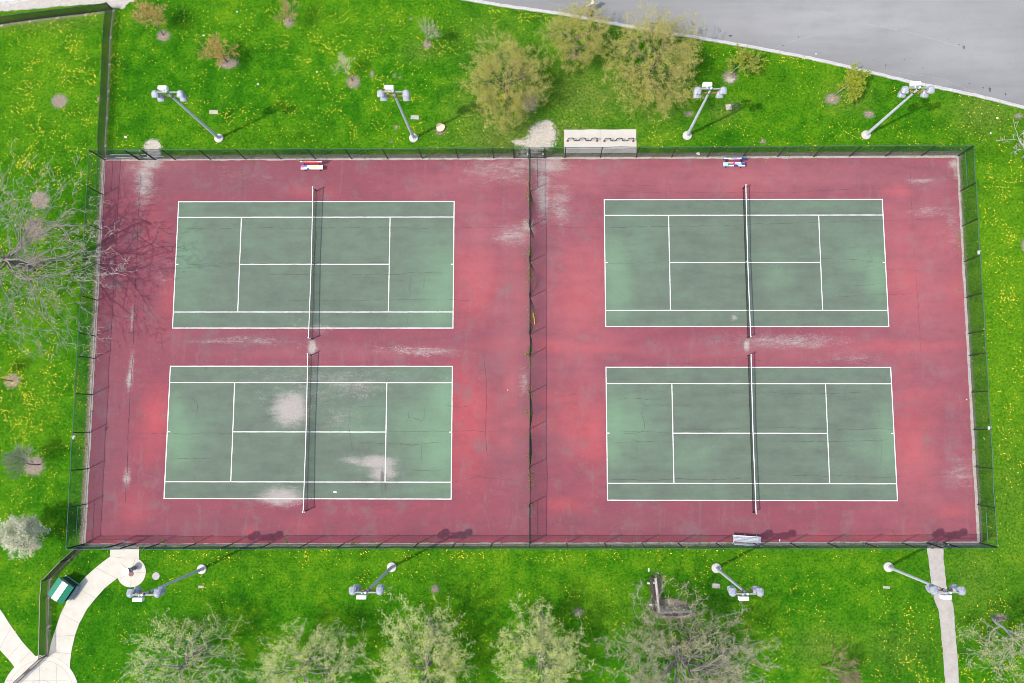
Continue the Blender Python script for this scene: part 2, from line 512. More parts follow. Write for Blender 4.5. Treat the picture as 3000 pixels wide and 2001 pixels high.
dirt = ell(X, Y, [(479, 105, 20, 17, 1.1), (668, 185, 30, 17, 1.1), (846, 65, 18, 18, .9), (1035, 240, 22, 22, .95), (1252, 130, 14, 14, 1), (1683, 162, 17, 13, 1), (1550, 300, 30, 36, .85),
                  (2139, 225, 22, 20, 1.1), (2438, 290, 22, 16, 1.1), (2018, 333, 16, 9, .95), (2546, 335, 17, 12, 1), (2235, 415, 14, 8, .8), (174, 296, 23, 20, 1.2), (117, 587, 28, 26, 1.2),
                  (100, 670, 30, 35, 1.1), (100, 765, 60, 22, .7), (36, 1116, 22, 20, 1.2), (100, 1365, 28, 27, 1.3), (95, 1602, 22, 12, 1.1), (1694, 1793, 18, 14, .9), (1275, 1725, 14, 16, .9),
                  (1143, 1721, 9, 5, .9), (2100, 1716, 13, 7, .8), (2930, 1810, 26, 14, .9), (1090, 217, 8, 14, .8), (1156, 220, 7, 9, .8), (1172, 228, 9, 6, .7), (1160, 374, 7, 9, .9),
                  (1145, 416, 9, 6, .7), (1120, 85, 12, 8, .5), (291, 290, 8, 10, .9), (1940, 1788, 22, 30, .75), (1960, 1772, 60, 18, 1.2), (1925, 1735, 16, 60, 1.0), (1975, 1800, 70, 16, 1.1),
                  (2985, 340, 20, 10, .8), (3000, 720, 9, 22, .9), (1205, 55, 10, 6, .7), (1290, 382, 18, 16, .9), (2150, 310, 30, 20, .5), (1170, 345, 3, 3, 0)])
def strip(d, a, b):            # 1 inside a, fading to 0 at b
    return np.clip((b - d) / (b - a), 0, 1)
dT = poly_dist(X, Y, [FC['TL'], FC['TR']]); dB = poly_dist(X, Y, [FC['BL'], FC['BR']])
dL = poly_dist(X, Y, [FC['TL'], FC['BL']]); dR = poly_dist(X, Y, [FC['TR'], FC['BR']])
dirt = np.maximum(dirt, .95 * strip(dT, .22, .6)); dirt = np.maximum(dirt, .7 * strip(dB, .12, .5))
dirt = np.maximum(dirt, .85 * strip(dL, .2, .7)); dirt = np.maximum(dirt, .75 * strip(dR, .12, .5))
IF1 = [gxy(-180, 120), gxy(4, 72), gxy(86, 60), gxy(168, 50), gxy(249, 41), gxy(331, 29)]
IF2 = [gxy(331, 29), gxy(323, 108), gxy(319, 187), gxy(316, 265), gxy(312, 344), gxy(307, 425), gxy(309, 462)]
IF3 = [gxy(246, 1598), gxy(200, 1639), gxy(147, 1694)]
IF4 = [gxy(147, 1694), gxy(142, 1747), gxy(141, 1833), gxy(139, 1919)]
dirt = np.maximum(dirt, .6 * strip(poly_dist(X, Y, IF1), .1, .5)); dirt = np.maximum(dirt, .62 * strip(poly_dist(X, Y, IF2), .05, .4))
dirt = np.maximum(dirt, .6 * strip(poly_dist(X, Y, IF3 + IF4[1:]), .1, .45))
A['dirt'] = dirt
A['sand'] = ell(X, Y, [(1590, 395, 42, 38, 1.1), (1575, 420, 50, 25, 1.1), (1520, 417, 22, 10, .9), (1600, 370, 25, 20, 1), (447, 430, 24, 22, 1.2), (450, 450, 22, 16, 1.1), (2139, 232, 16, 14, .8),
                       (479, 105, 10, 9, .55), (1553, 450, 45, 16, .8), (380, 1588, 40, 12, .9)])
Z = np.zeros_like(X)
lawn = struct(grid_mesh('lawn', M['lawn'], np.stack([X, Y, Z], -1), A))

# slab of the courts
def bil(u, v):
    a = np.array(SL['BL']); b = np.array(SL['BR']); c = np.array(SL['TL']); d = np.array(SL['TR'])
    u = u[..., None]; v = v[..., None]
    return a * (1 - u) * (1 - v) + b * u * (1 - v) + c * (1 - u) * v + d * u * v
PALE = [(425, 520, 30, 80, .75), (440, 478, 36, 22, .95), (395, 490, 40, 40, .35), (1470, 500, 130, 45, .45), (1600, 485, 70, 30, .8), (1590, 560, 22, 90, .75), (1505, 690, 60, 34, .6),
        (1545, 660, 20, 26, .7), (1640, 600, 40, 70, .5), (1400, 490, 60, 30, .35), (1530, 480, 40, 20, .6), (850, 1200, 52, 46, 1.15), (862, 1180, 40, 34, 1.05), (815, 1195, 30, 20, .7), (1105, 1355, 55, 22, 1.05), (1040, 1350, 40, 14, .7),
        (1120, 1385, 42, 28, .9), (825, 1455, 64, 26, 1.05), (800, 1440, 30, 16, .7), (950, 1105, 300, 30, .36), (1040, 1130, 90, 24, .5), (880, 1160, 160, 60, .32), (1000, 1230, 80, 50, .3), (760, 1000, 120, 14, .4), (915, 1018, 11, 20, 1.3),
        (2187, 1012, 8, 15, 1.3), (1240, 1030, 120, 12, .5), (640, 1000, 100, 8, .4), (380, 1110, 9, 40, .9), (386, 1080, 7, 60, .7), (372, 1400, 12, 28, .75), (388, 930, 5, 40, .7),
        (2320, 1000, 180, 22, .55), (2290, 1005, 60, 20, .5), (2720, 620, 60, 16, .5), (2700, 530, 60, 10, .5), (2790, 660, 30, 60, .35), (2820, 1390, 50, 50, .4), (2795, 480, 16, 14, .9), (2800, 500, 9, 30, .6), (2500, 1050, 120, 18, .35),
        (1535, 1120, 16, 40, .5), (930, 960, 60, 16, .45), (780, 520, 30, 14, .3), (480, 800, 30, 60, .3), (700, 520, 120, 30, .2), (2150, 930, 10, 10, .7), (370, 1588, 26, 8, .7), (2730, 620, 18, 14, .5)]
BRR = [(1390, 830, 60, 80, .9), (1370, 1230, 60, 150, .95), (1360, 1110, 40, 30, .8), (1410, 1170, 40, 50, .6), (1700, 880, 60, 110, .85), (1740, 840, 40, 100, .8), (1690, 1240, 60, 90, .85), (1740, 1270, 40, 90, .9), (2655, 820, 50, 80, .9), (2640, 700, 40, 50, .6),
       (2670, 1310, 50, 110, .85), (2680, 1160, 60, 20, .8), (460, 1220, 40, 70, .95), (500, 880, 30, 60, .6), (470, 1000, 60, 40, .3), (1560, 1010, 200, 18, .7), (1700, 1020, 120, 14, .8), (1530, 870, 20, 60, .7), (1520, 770, 16, 40, .6), (2760, 700, 50, 40, .6), (2800, 860, 30, 60, .6),
       (2650, 1015, 120, 14, .9), (1500, 1130, 20, 60, .7), (1300, 950, 120, 40, .3), (1640, 1170, 60, 16, .8), (1580, 1240, 80, 20, .8), (450, 690, 30, 60, .5), (1480, 1300, 20, 20, .7), (2180, 540, 60, 30, .5), (900, 560, 60, 14, .6), (2640, 560, 30, 16, .8), (2780, 1500, 40, 16, .7),
       (330, 1590, 60, 12, .9), (650, 1590, 120, 12, .9), (1000, 1590, 200, 10, .85), (1400, 1588, 150, 9, .8), (1700, 1588, 150, 8, .8), (2100, 1586, 150, 8, .8), (2380, 1582, 80, 12, .95), (2600, 1580, 120, 12, .95), (430, 1330, 40, 30, .5), (730, 1560, 16, 20, .7), (890, 1540, 30, 20, .5), (390, 1490, 40, 40, .5),
       (1650, 1480, 60, 14, .6), (1700, 1130, 60, 20, .5), (1535, 690, 8, 30, .6), (300, 480, 16, 12, .8)]
BRG = [(545, 740, 40, 90, .55), (560, 860, 40, 60, .3), (1310, 800, 36, 60, .75), (1290, 850, 50, 110, .7), (1240, 900, 60, 60, .35), (1305, 1180, 40, 60, .9), (1290, 1290, 60, 110, .85), (1220, 1240, 70, 60, .5), (1060, 1240, 60, 30, .35), (515, 1210, 24, 50, .6), (520, 1290, 40, 60, .8), (560, 1250, 50, 40, .4), (1800, 780, 36, 60, .75), (1810, 840, 40, 70, .7), (1860, 720, 40, 60, .3),
       (1800, 1240, 36, 60, .9), (1830, 1250, 60, 60, .6), (1790, 1310, 30, 40, .7), (1830, 1170, 50, 20, .4), (2570, 800, 30, 60, .75), (2540, 760, 60, 50, .45), (2600, 1290, 30, 70, .7), (2560, 1310, 60, 30, .4), (1530, 0, 1, 1, 0), (900, 700, 300, 60, .1), (2000, 1340, 60, 30, .3), (2050, 1330, 30, 16, .4), (1430, 690, 1, 1, 0), (2270, 800, 30, 40, .3), (2420, 600, 60, 10, .3)]
DUL = [(1120, 1400, 8, 40, .8), (1128, 1395, 12, 14, .7), (1130, 1420, 6, 30, .7), (1060, 1418, 40, 5, .5), (1075, 1422, 6, 8, .7), (383, 1118, 4, 7, 1.1), (366, 1113, 4, 4, .9), (1120, 1445, 5, 14, .6), (2740, 615, 14, 14, .35), (1200, 1150, 60, 16, .2)]
CRK = [(700, 995, 110, 14, .55), (1220, 1022, 130, 14, .75), (1230, 1036, 70, 10, .9), (920, 1030, 60, 30, .5), (1040, 1160, 90, 8, .75), (870, 930, 30, 30, .6), (880, 1020, 60, 20, .45), (1960, 910, 60, 20, .4), (2230, 1010, 60, 30, .5), (1700, 1460, 60, 20, .3), (1300, 1110, 50, 10, .5)]
nu, nv = 370, 165
U, V = np.meshgrid(np.linspace(0, 1, nu), np.linspace(0, 1, nv))
PQ = bil(U, V)
def court_attrs(x, y, b):
    return dict(bright=ell(x, y, [(q[0], q[1], q[2] * 1.3, q[3] * 1.3, q[4] * (.74 if b is BRG else .85)) for q in b]), pale=ell(x, y, PALE), dull=ell(x, y, DUL), crackle=ell(x, y, CRK), haze_tint=ell(x, y, [(1490, 900, 50, 400, .45), (1000, 1035, 300, 20, .4), (1350, 540, 160, 50, .5), (1700, 520, 200, 60, .6), (2200, 520, 500, 60, .55), (2700, 800, 200, 400, .5), (1700, 900, 140, 300, .45), (1400, 700, 80, 200, .5), (2300, 1030, 500, 30, .45), (2700, 1400, 200, 200, .4), (430, 480, 100, 30, .5)]), grime=ell(x, y, [(600, 520, 330, 50, .45), (300, 1300, 60, 260, .45), (1540, 1000, 40, 560, .5), (1450, 1060, 80, 60, .5), (1480, 1330, 60, 60, .4), (700, 1000, 260, 30, .5), (1600, 720, 40, 60, .4), (2500, 510, 300, 40, .25), (1900, 1530, 300, 30, .3), (1250, 1000, 200, 30, .3), (600, 1540, 200, 30, .3), (1620, 1300, 50, 60, .3)]))
ZS = .03
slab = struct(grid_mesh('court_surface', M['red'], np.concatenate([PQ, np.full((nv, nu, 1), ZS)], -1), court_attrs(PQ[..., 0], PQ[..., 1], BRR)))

# concrete edging round the slab
def offset_quad(d):
    (ax, ay), (bx, by), (cx, cy), (ex, ey) = SL['BL'], SL['BR'], SL['TR'], SL['TL']
    return [(ax - d, ay - d), (bx + d, by - d), (cx + d, cy + d), (ex - d, ey + d)]
mb = MB(); rnd = random.Random(3)
q0, q1 = offset_quad(.0), offset_quad(.24)
vs, fs = [], []
ring = []
for i in range(4):
    (x0, y0), (x1, y1) = q0[i], q0[(i + 1) % 4]; (u0, v0), (u1, v1) = q1[i], q1[(i + 1) % 4]
    n = 140 if i % 2 == 0 else 70
    for k in range(n):
        t = k / n; j = rnd.uniform(-.045, .06) if k else 0
        dx, dy = (u0 + (u1 - u0) * t) - (x0 + (x1 - x0) * t), (v0 + (v1 - v0) * t) - (y0 + (y1 - y0) * t)
        l = math.hypot(dx, dy); dx, dy = dx / l, dy / l
        ji = rnd.uniform(-.05, .03)
        ring.append(((x0 + (x1 - x0) * t + dx * ji, y0 + (y1 - y0) * t + dy * ji), (u0 + (u1 - u0) * t + dx * j, v0 + (v1 - v0) * t + dy * j)))
for a, b in ring:
    vs += [(a[0], a[1], ZS + .006), (b[0], b[1], ZS + .004), (b[0], b[1], -.05)]
n = len(ring)
for i in range(n):
    j = (i + 1) % n
    fs += [(i * 3, i * 3 + 1, j * 3 + 1, j * 3), (i * 3 + 1, i * 3 + 2, j * 3 + 2, j * 3 + 1)]
mb.add(vs, fs)
struct(mb.build('court_edging', M['edging']))

# green playing areas and their lines
CL, CWD = 23.77, 10.97
COURTS = [(0, 0), (-.02, -14.21), (36.66, .133), (36.64, -14.275)]
LW = .078
for ox, oy in COURTS:
    gu, gv = np.meshgrid(np.linspace(ox, ox + CL, 260), np.linspace(oy, oy + CWD, 122))
    pc = struct(grid_mesh('playing_court', M['green'], np.stack([gu, gv, np.full_like(gu, ZS + .005)], -1), court_attrs(gu, gv, BRG)))
    lb = MB(); z = ZS + .010; h = LW / 2; rr = random.Random(int(ox * 10 + oy))
    def ln(x0, y0, x1, y1, w=LW):
        L = math.hypot(x1 - x0, y1 - y0); dx, dy = (x1 - x0) / L, (y1 - y0) / L; nx, ny = -dy, dx
        n = max(2, int(L / .5)); vs = []
        for i in range(n + 1):
            t = i / n; j = rr.uniform(-.006, .006) if 0 < i < n else 0; k = rr.uniform(-.006, .006) if 0 < i < n else 0
            px, py = x0 + (x1 - x0) * t, y0 + (y1 - y0) * t
            vs += [(px + nx * (w / 2 + j), py + ny * (w / 2 + j), z), (px - nx * (w / 2 + k), py - ny * (w / 2 + k), z)]
        lb.add(vs, [(2 * i, 2 * i + 1, 2 * i + 3, 2 * i + 2) for i in range(n)])
    X0, X1, Y0, Y1 = ox, ox + CL, oy, oy + CWD
    ln(X0 - h, Y0, X1 + h, Y0); ln(X0 - h, Y1, X1 + h, Y1)
    ln(X0, Y0 + h, X0, Y1 - h); ln(X1, Y0 + h, X1, Y1 - h)
    s0, s1 = Y0 + 1.372, Y1 - 1.372
    ln(X0 + h, s0, X1 - h, s0); ln(X0 + h, s1, X1 - h, s1)
    xm, ym = ox + CL / 2, oy + CWD / 2
    for q in (-6.4, 6.4):
        ln(xm + q, s0 + h, xm + q, s1 - h)
    ln(xm - 6.4 + h, ym, xm + 6.4 - h, ym)
    ln(X0 + h, ym, X0 + h + .2, ym); ln(X1 - h - .2, ym, X1 - h, ym)
    lb.build('court_lines', M['line'], pc)

# cracks in the slab: jagged hairlines given by pixel waypoints
def crack(mb, pts, w, seed, mi=0, amp=.05, broken=.0):
    r = random.Random(seed)
    P = [g(*p) for p in pts]
    path = []
    for a, b in zip(P[:-1], P[1:]):
        n = max(2, int((b - a).length / .25))
        for i in range(n):
            path.append(a.lerp(b, i / n))
    path.append(P[-1])
    off = 0; pp = []
    d0 = (P[-1] - P[0]).normalized(); nrm = Vector((-d0.y, d0.x, 0))
    for p in path:
        off = off * .8 + r.uniform(-amp, amp)
        pp.append(p + nrm * off)
    vs = []; ws = []
    for i, p in enumerate(pp):
        a = pp[max(0, i - 1)]; b = pp[min(len(pp) - 1, i + 1)]
        d = (b - a).normalized(); q = Vector((-d.y, d.x, 0))
        e = min(1, .15 + min(i, len(pp) - 1 - i) * .35)
        ww = w * .5 * r.uniform(.4, 1.4) * e
        vs += [(p.x + q.x * ww / 2, p.y + q.y * ww / 2, ZS + .014), (p.x - q.x * ww / 2, p.y - q.y * ww / 2, ZS + .014)]
    fs = [(2 * i, 2 * i + 1, 2 * i + 3, 2 * i + 2) for i in range(len(pp) - 1) if r.random() > broken]
    mb.add(vs, fs, mi)
cb = MB()
CR = [([(412, 500), (405, 660), (400, 775), (392, 930), (386, 1075), (380, 1200), (374, 1330), (370, 1478)], .05, 0, .02),
      ([(470, 562), (700, 561), (1000, 562), (1120, 563)], .03, 1, .3), ([(711, 472), (711, 590)], .03, 1, .4), ([(1143, 490), (1145, 580)], .025, 1, .3),
      ([(408, 668), (525, 671), (840, 668), (1100, 668), (1330, 666), (1500, 667)], .035, 0, .15), ([(401, 775), (520, 776), (700, 775), (1140, 770)], .03, 0, .2),
      ([(780, 805), (920, 805), (1150, 803), (1240, 798), (1300, 801)], .04, 0, .15), ([(775, 884), (920, 880), (1330, 880), (1420, 884)], .03, 0, .2), ([(1204, 804), (1200, 840), (1206, 872)], .03, 0, 0),
      ([(1246, 808), (1240, 850)], .03, 0, 0), ([(1091, 812), (1088, 855)], .025, 0, 0), ([(928, 672), (924, 730), (920, 800), (921, 935)], .035, 0, .2), ([(985, 918), (988, 935)], .03, 0, 0), ([(1192, 925), (1196, 955)], .03, 0, 0),
      ([(1330, 1158), (1425, 1157), (1540, 1159)], .03, 1, .2), ([(1418, 1030), (1425, 1160), (1420, 1265), (1425, 1340)], .04, 0, .1), ([(1295, 1187), (1330, 1190), (1345, 1194), (1390, 1187)], .035, 0, 0), ([(1040, 1190), (1110, 1188)], .03, 0, .1), ([(1150, 1190), (1205, 1187)], .03, 0, 0),
      ([(1027, 1180), (1022, 1235), (1024, 1265), (1034, 1325)], .04, 0, 0), ([(990, 1231), (1022, 1237)], .03, 0, 0), ([(1198, 1200), (1197, 1223), (1215, 1226), (1235, 1234), (1243, 1225), (1244, 1195)], .04, 0, 0), ([(1190, 1245), (1197, 1223)], .03, 0, 0), ([(1240, 1235), (1237, 1262)], .03, 0, 0),
      ([(1050, 1298), (1130, 1299), (1170, 1297), (1210, 1302), (1270, 1295), (1300, 1300)], .045, 0, .05), ([(1135, 1264), (1240, 1264), (1340, 1263), (1490, 1262)], .03, 0, .2), ([(1200, 1378), (1270, 1379), (1300, 1375)], .035, 0, 0), ([(1236, 1300), (1236, 1355)], .03, 0, 0), ([(1320, 1415), (1400, 1395), (1480, 1405)], .03, 0, .2),
      ([(500, 1163), (560, 1166), (580, 1183), (575, 1225)], .035, 0, .1), ([(300, 1119), (400, 1120), (640, 1120)], .025, 0, .4), ([(380, 1268), (500, 1270), (690, 1268)], .03, 0, .2), ([(500, 1345), (620, 1344)], .03, 0, .3), ([(370, 1478), (420, 1480), (470, 1483)], .03, 1, .3), ([(345, 1160), (350, 1200), (342, 1240)], .025, 0, .1),
      ([(1600, 665), (1770, 667), (1900, 665), (2060, 661), (2210, 657), (2400, 652), (2585, 646), (2690, 644), (2810, 640)], .035, 0, .1), ([(1600, 540), (1780, 545), (1880, 546), (1960, 540)], .03, 0, .2), ([(1760, 563), (2100, 565), (2320, 565), (2480, 556), (2700, 548)], .03, 0, .25),
      ([(1822, 731), (1834, 742), (1836, 752)], .03, 0, 0), ([(1810, 739), (1856, 739)], .03, 0, 0), ([(1770, 772), (1960, 771)], .02, 0, .4), ([(2250, 755), (2460, 758), (2590, 770)], .03, 0, .3), ([(2490, 726), (2530, 727), (2548, 727), (2543, 740), (2555, 760), (2548, 778), (2520, 787)], .035, 0, .1), ([(2548, 778), (2590, 790), (2630, 789), (2700, 795)], .03, 0, .2),
      ([(2460, 838), (2530, 836), (2590, 830)], .03, 0, .1), ([(2440, 870), (2600, 862), (2700, 860)], .025, 0, .3), ([(2682, 780), (2688, 900), (2694, 980), (2698, 1050)], .035, 0, .2), ([(2704, 1160), (2708, 1250), (2712, 1330), (2717, 1420)], .04, 1, .1), ([(2664, 470), (2672, 640), (2680, 760)], .025, 0, .4),
      ([(1960, 1063), (2000, 1065), (2035, 1062), (2050, 1066)], .035, 0, 0), ([(2080, 1067), (2110, 1055), (2130, 1044), (2180, 1050), (2250, 1060)], .035, 0, .1), ([(1810, 1172), (1850, 1167), (1900, 1173), (1930, 1173)], .05, 0, 0), ([(1880, 1174), (1887, 1188), (1940, 1188), (2035, 1190)], .035, 0, .1), ([(1886, 1190), (1879, 1212), (1886, 1235), (1888, 1252), (1875, 1265), (1820, 1270)], .04, 0, 0),
      ([(1790, 1263), (1880, 1264), (1960, 1267)], .03, 0, .2), ([(1850, 1286), (1865, 1296), (1862, 1340)], .035, 0, 0), ([(1790, 1299), (1850, 1295), (1870, 1292), (2000, 1294)], .035, 0, .1), ([(1825, 1342), (1862, 1337)], .03, 0, 0), ([(1990, 1260), (2120, 1258), (2180, 1252), (2420, 1256), (2620, 1256)], .035, 0, .15), ([(2280, 1293), (2430, 1292), (2590, 1290)], .04, 0, .1),
      ([(2584, 1294), (2583, 1330), (2575, 1365)], .03, 0, 0), ([(1780, 1404), (1900, 1408), (2000, 1405), (2100, 1405), (2180, 1402)], .04, 0, .05), ([(2250, 1390), (2430, 1395), (2560, 1400), (2640, 1397)], .035, 0, .1), ([(2110, 1152), (2260, 1150), (2410, 1154), (2540, 1150)], .03, 0, .25), ([(2570, 1180), (2575, 1215), (2580, 1230)], .03, 0, 0), ([(2660, 1258), (2760, 1258), (2800, 1254)], .03, 1, .2),
      ([(2620, 1362), (2700, 1360)], .03, 1, .2), ([(2720, 1114), (2830, 1115)], .025, 0, .2), ([(1610, 1165), (1700, 1155)], .025, 0, .3), ([(1310, 1100), (1240, 1060)], .02, 0, .3), ([(1210, 1480), (1190, 1480)], .02, 0, 0), ([(1128, 1462), (1128, 1580)], .03, 1, .5), ([(702, 1490), (702, 1590)], .025, 1, .5),
      ([(640, 1000), (760, 1003), (870, 1000)], .03, 2, .3), ([(1080, 1012), (1130, 1018), (1260, 1022)], .03, 2, .2), ([(1100, 1015), (1135, 1025), (1200, 1021), (1300, 1021)], .035, 2, .2)]
for i, (pts, w, mi, br) in enumerate(CR):
    crack(cb, pts, w, 100 + i, (0, 1, 2)[mi], .035, br * .35)
rnd = random.Random(11)
for i in range(70):
    x, y = rnd.uniform(300, 2800), rnd.uniform(500, 1560)
    a = rnd.choice([0, 0, 1.57, .4, -.5]) + rnd.uniform(-.2, .2); L = rnd.uniform(15, 70)
    crack(cb, [(x, y), (x + L * math.cos(a), y + L * math.sin(a))], rnd.uniform(.012, .022), 900 + i, 0, .05, .15)
M['flake'] = simple('paint_flake', (.34, .27, .25), .9, .1)
cb.build('cracks', [M['crack'], M['weedcrack'], M['flake']], slab)

# ---------------------------------------------------------------- road, paths, pads
KL = [(900, -72), (1100, -38), (1359, 2.5), (1500, 25.5), (1637, 44.7), (1742, 63.8), (1851, 84.5), (2042, 114.8), (2250, 152), (2381, 177), (2537, 213.7), (2661.5, 244), (2747.6, 261.6), (2856, 284), (3000, 320.6), (3200, 373), (3500, 455)]
KP = [Vector(gxy(*p)) for p in KL]
KN = []
for i in range(len(KP)):
    d = (KP[min(i + 1, len(KP) - 1)] - KP[max(i - 1, 0)]).normalized(); KN.append(Vector((-d.y, d.x)))
fine_t = np.linspace(0, len(KP) - 1, 150)
def ks(t, off):
    i = min(int(t), len(KP) - 2); f = t - i
    p = KP[i].lerp(KP[i + 1], f) + KN[i].lerp(KN[i + 1], f).normalized() * off
    return p
offs = np.concatenate([np.arange(.29, 22, .25), [24, 28, 34, 44, 60, 90]])
RP = np.array([[[*ks(t, o), .012] for t in fine_t] for o in offs])
stain = ell(RP[..., 0], RP[..., 1], [(2033, 70, 7, 9, 1), (2824, 140, 4, 9, 1), (2808, 131, 5, 3, .8), (2900, 263, 5, 11, .8), (2840, 244, 4, 4, .9), (2880, 256, 4, 4, .7), (2595, 192, 4, 3, .7), (2560, 175, 3, 3, .7), (2293, 132, 5, 2, .8), (2259, 120, 9, 9, .35), (2340, 107, 2, 4, .8), (2600, 150, 160, 16, .28), (2130, 100, 90, 22, .3), (2450, 190, 200, 20, .22), (1690, 8, 70, 3, .5), (1800, 42, 4, 2, .8), (2940, 270, 10, 6, .5), (2860, 120, 300, 20, .12), (1560, 3, 40, 3, .3)])
struct(grid_mesh('road', M['road'], RP, dict(stain=stain, worn=ell(RP[..., 0], RP[..., 1], [(2500, 60, 420, 70, 1), (2850, 150, 200, 70, .8), (2200, 30, 160, 30, .6), (2850, -40, 600, 80, .8)]))))
road = [o for o in COL.objects if o.name == 'road'][0]
M['oil'] = simple('oil_stain', (.075, .075, .08), .8, .2)
M['seam'] = simple('road_seam', (.30, .30, .305), .9, .1)
for i, (px, py, w, h) in enumerate([(2031, 71, 5, 5), (2026, 65, 2, 3), (2824, 139, 3, 7), (2809, 131, 3, 2), (2900, 262, 4, 10), (2839.5, 244, 3, 3), (2880, 257, 2, 3), (2594, 191, 2, 3), (2594, 200, 1.5, 2), (2649, 175, 2, 2), (2293, 133, 3, 1.5), (2339, 108, 1, 3),
                                    (1800, 42, 3, 1.5), (2704, 200, 2, 2), (2560, 176, 2, 1.5), (2070, 88, 3, 2), (2110, 92, 2, 2), (2946, 276, 3, 4), (2403, 155, 1.5, 1.5), (2140, 105, 6, 3), (1738, 26, 2, 1)]):
    p = g(px, py); r_ = random.Random(i + 40); k_ = 11
    MB().add([(p.x, p.y, .017)] + [(p.x + w * .03 * r_.uniform(.5, 1.2) * math.cos(6.283 * q / k_), p.y + h * .03 * r_.uniform(.5, 1.2) * math.sin(6.283 * q / k_), .017) for q in range(k_)], [(0, q + 1, (q + 1) % k_ + 1) for q in range(k_)]).build('oil_stain', M['oil'], road)
sm_ = MB()
for i, (pts, w) in enumerate([([(2380, 28), (2500, 60), (2680, 100), (2860, 150)], .03), ([(1590, 5), (1650, 16), (1760, 40)], .02), ([(2250, 150), (2330, 120), (2420, 100)], .02), ([(2600, 205), (2760, 230), (2900, 290)], .02)]):
    crack(sm_, pts, w * 2, 700 + i, 0, .04, .1)
so_ = sm_.build('road_seams', M['seam'], road); so_.location = (0, 0, -.027)
kb = MB(); vs = []; fs = []
prof = [(0, -.05), (0, .115), (.02, .13), (.12, .13), (.145, .11), (.155, .028), (.31, .018)]
m = len(prof); rnd = random.Random(5)
for t in fine_t:
    j = rnd.uniform(-.02, .02)
    for k, (o, z) in enumerate(prof):
        p = ks(t, o + (j if k in (0, 1, 6) else 0)); vs.append((p.x, p.y, z))
for i in range(len(fine_t) - 1):
    for k in range(m - 1):
        fs.append((i * m + k, i * m + k + 1, (i + 1) * m + k + 1, (i + 1) * m + k))
kb.add(vs, fs, 0)
for t in np.arange(2.2, 14.5, .55):          # joints between kerb lengths
    a, b = ks(t, .0), ks(t, .31); d = (b - a).normalized(); q = Vector((-d.y, d.x)) * .012
    for o0, z0, o1, z1 in ((.0, .118, .02, .134), (.02, .134, .12, .134), (.155, .032, .31, .022)):
        a, b = ks(t, o0), ks(t, o1)
        kb.add([(a.x + q.x, a.y + q.y, z0), (a.x - q.x, a.y - q.y, z0), (b.x - q.x, b.y - q.y, z1), (b.x + q.x, b.y + q.y, z1)], [(0, 1, 2, 3)], 1)
struct(kb.build('kerb', [M['kerb'], M['joint']]))

def C0(x, y): return (x * .31902, 1500 + y * .31955)      # readings off an enlarged corner of the photograph
def poly_px(pts): return [gxy(*p) for p in pts]
def jag(poly, amp, step, seed):
    r = random.Random(seed); out = []
    n = len(poly)
    for i in range(n):
        a, b = Vector(poly[i]), Vector(poly[(i + 1) % n]); k = max(1, int((b - a).length / step))
        d = (b - a).normalized() if (b - a).length > 0 else Vector((1, 0)); q = Vector((-d.y, d.x))
        for j in range(k):
            p = a.lerp(b, j / k) + q * (r.uniform(-amp, amp) if j else 0); out.append((p.x, p.y))
    return out
from mathutils.geometry import tessellate_polygon
def sheet(mb, poly, z, mi=0, skirt=True):
    n = len(poly)
    vs = [(p[0], p[1], z) for p in poly]
    tris = tessellate_polygon([[Vector((p[0], p[1], 0)) for p in poly]])
    fs = []
    for t in tris:
        a, b, c = [Vector(poly[i]) for i in t]
        fs.append(tuple(t) if (b - a).cross(c - a) > 0 else tuple(reversed(t)))
    mb.add(vs, fs, mi)
    if skirt:
        ar = sum(poly[i][0] * poly[(i + 1) % n][1] - poly[(i + 1) % n][0] * poly[i][1] for i in range(n))
        pl = poly if ar > 0 else poly[::-1]
        mb.add([(p[0], p[1], -.05) for p in pl] + [(p[0], p[1], z) for p in pl], [(i, (i + 1) % n, (i + 1) % n + n, i + n) for i in range(n)], mi)
def jline(mb, p, q, z, w=.02, mi=1):
    a, b = Vector(gxy(*p)), Vector(gxy(*q)); d = (b - a).normalized(); n = Vector((-d.y, d.x)) * w / 2
    mb.add([(a.x + n.x, a.y + n.y, z), (a.x - n.x, a.y - n.y, z), (b.x - n.x, b.y - n.y, z), (b.x + n.x, b.y + n.y, z)], [(0, 1, 2, 3)], mi)
# pale curving path, the round plaza it meets, the pad of the fountain and a branch
Lp = [(1015, 292), (1015, 340), (1010, 410), (945, 458), (880, 510), (780, 600), (700, 690), (655, 750), (620, 810), (560, 930), (510, 1080), (470, 1200), (440, 1352)]
Rp = [(1280, 292), (1280, 430), (1230, 500), (1075, 610), (960, 700), (880, 790), (800, 890), (730, 1020), (690, 1130), (660, 1260), (645, 1380), (640, 1475)]
pm = MB()
path_poly = poly_px([C0(*p) for p in Lp] + [C0(470, 1420), C0(560, 1440)] + [C0(*p) for p in Rp[::-1]])
sheet(pm, jag(path_poly, .012, .4, 1), .030)
jf = [(C0(1010, 410), C0(1280, 430)), (C0(880, 510), C0(1075, 610)), (C0(700, 690), C0(880, 790)), (C0(560, 930), C0(730, 1020)), (C0(490, 1140), C0(690, 1130)), (C0(455, 1280), C0(655, 1300))]
for p, q in jf: jline(pm, p, q, .035)
struct(pm.build('curved_path', [M['white_path'], M['joint']]))
def circle(c, r, n=48, ph=0): return [(c.x + r * math.cos(2 * math.pi * k / n + ph), c.y + r * math.sin(2 * math.pi * k / n + ph)) for k in range(n)]
pm = MB(); pc0 = g(*C0(1208, 553)); sheet(pm, circle(pc0, 1.19), .036)
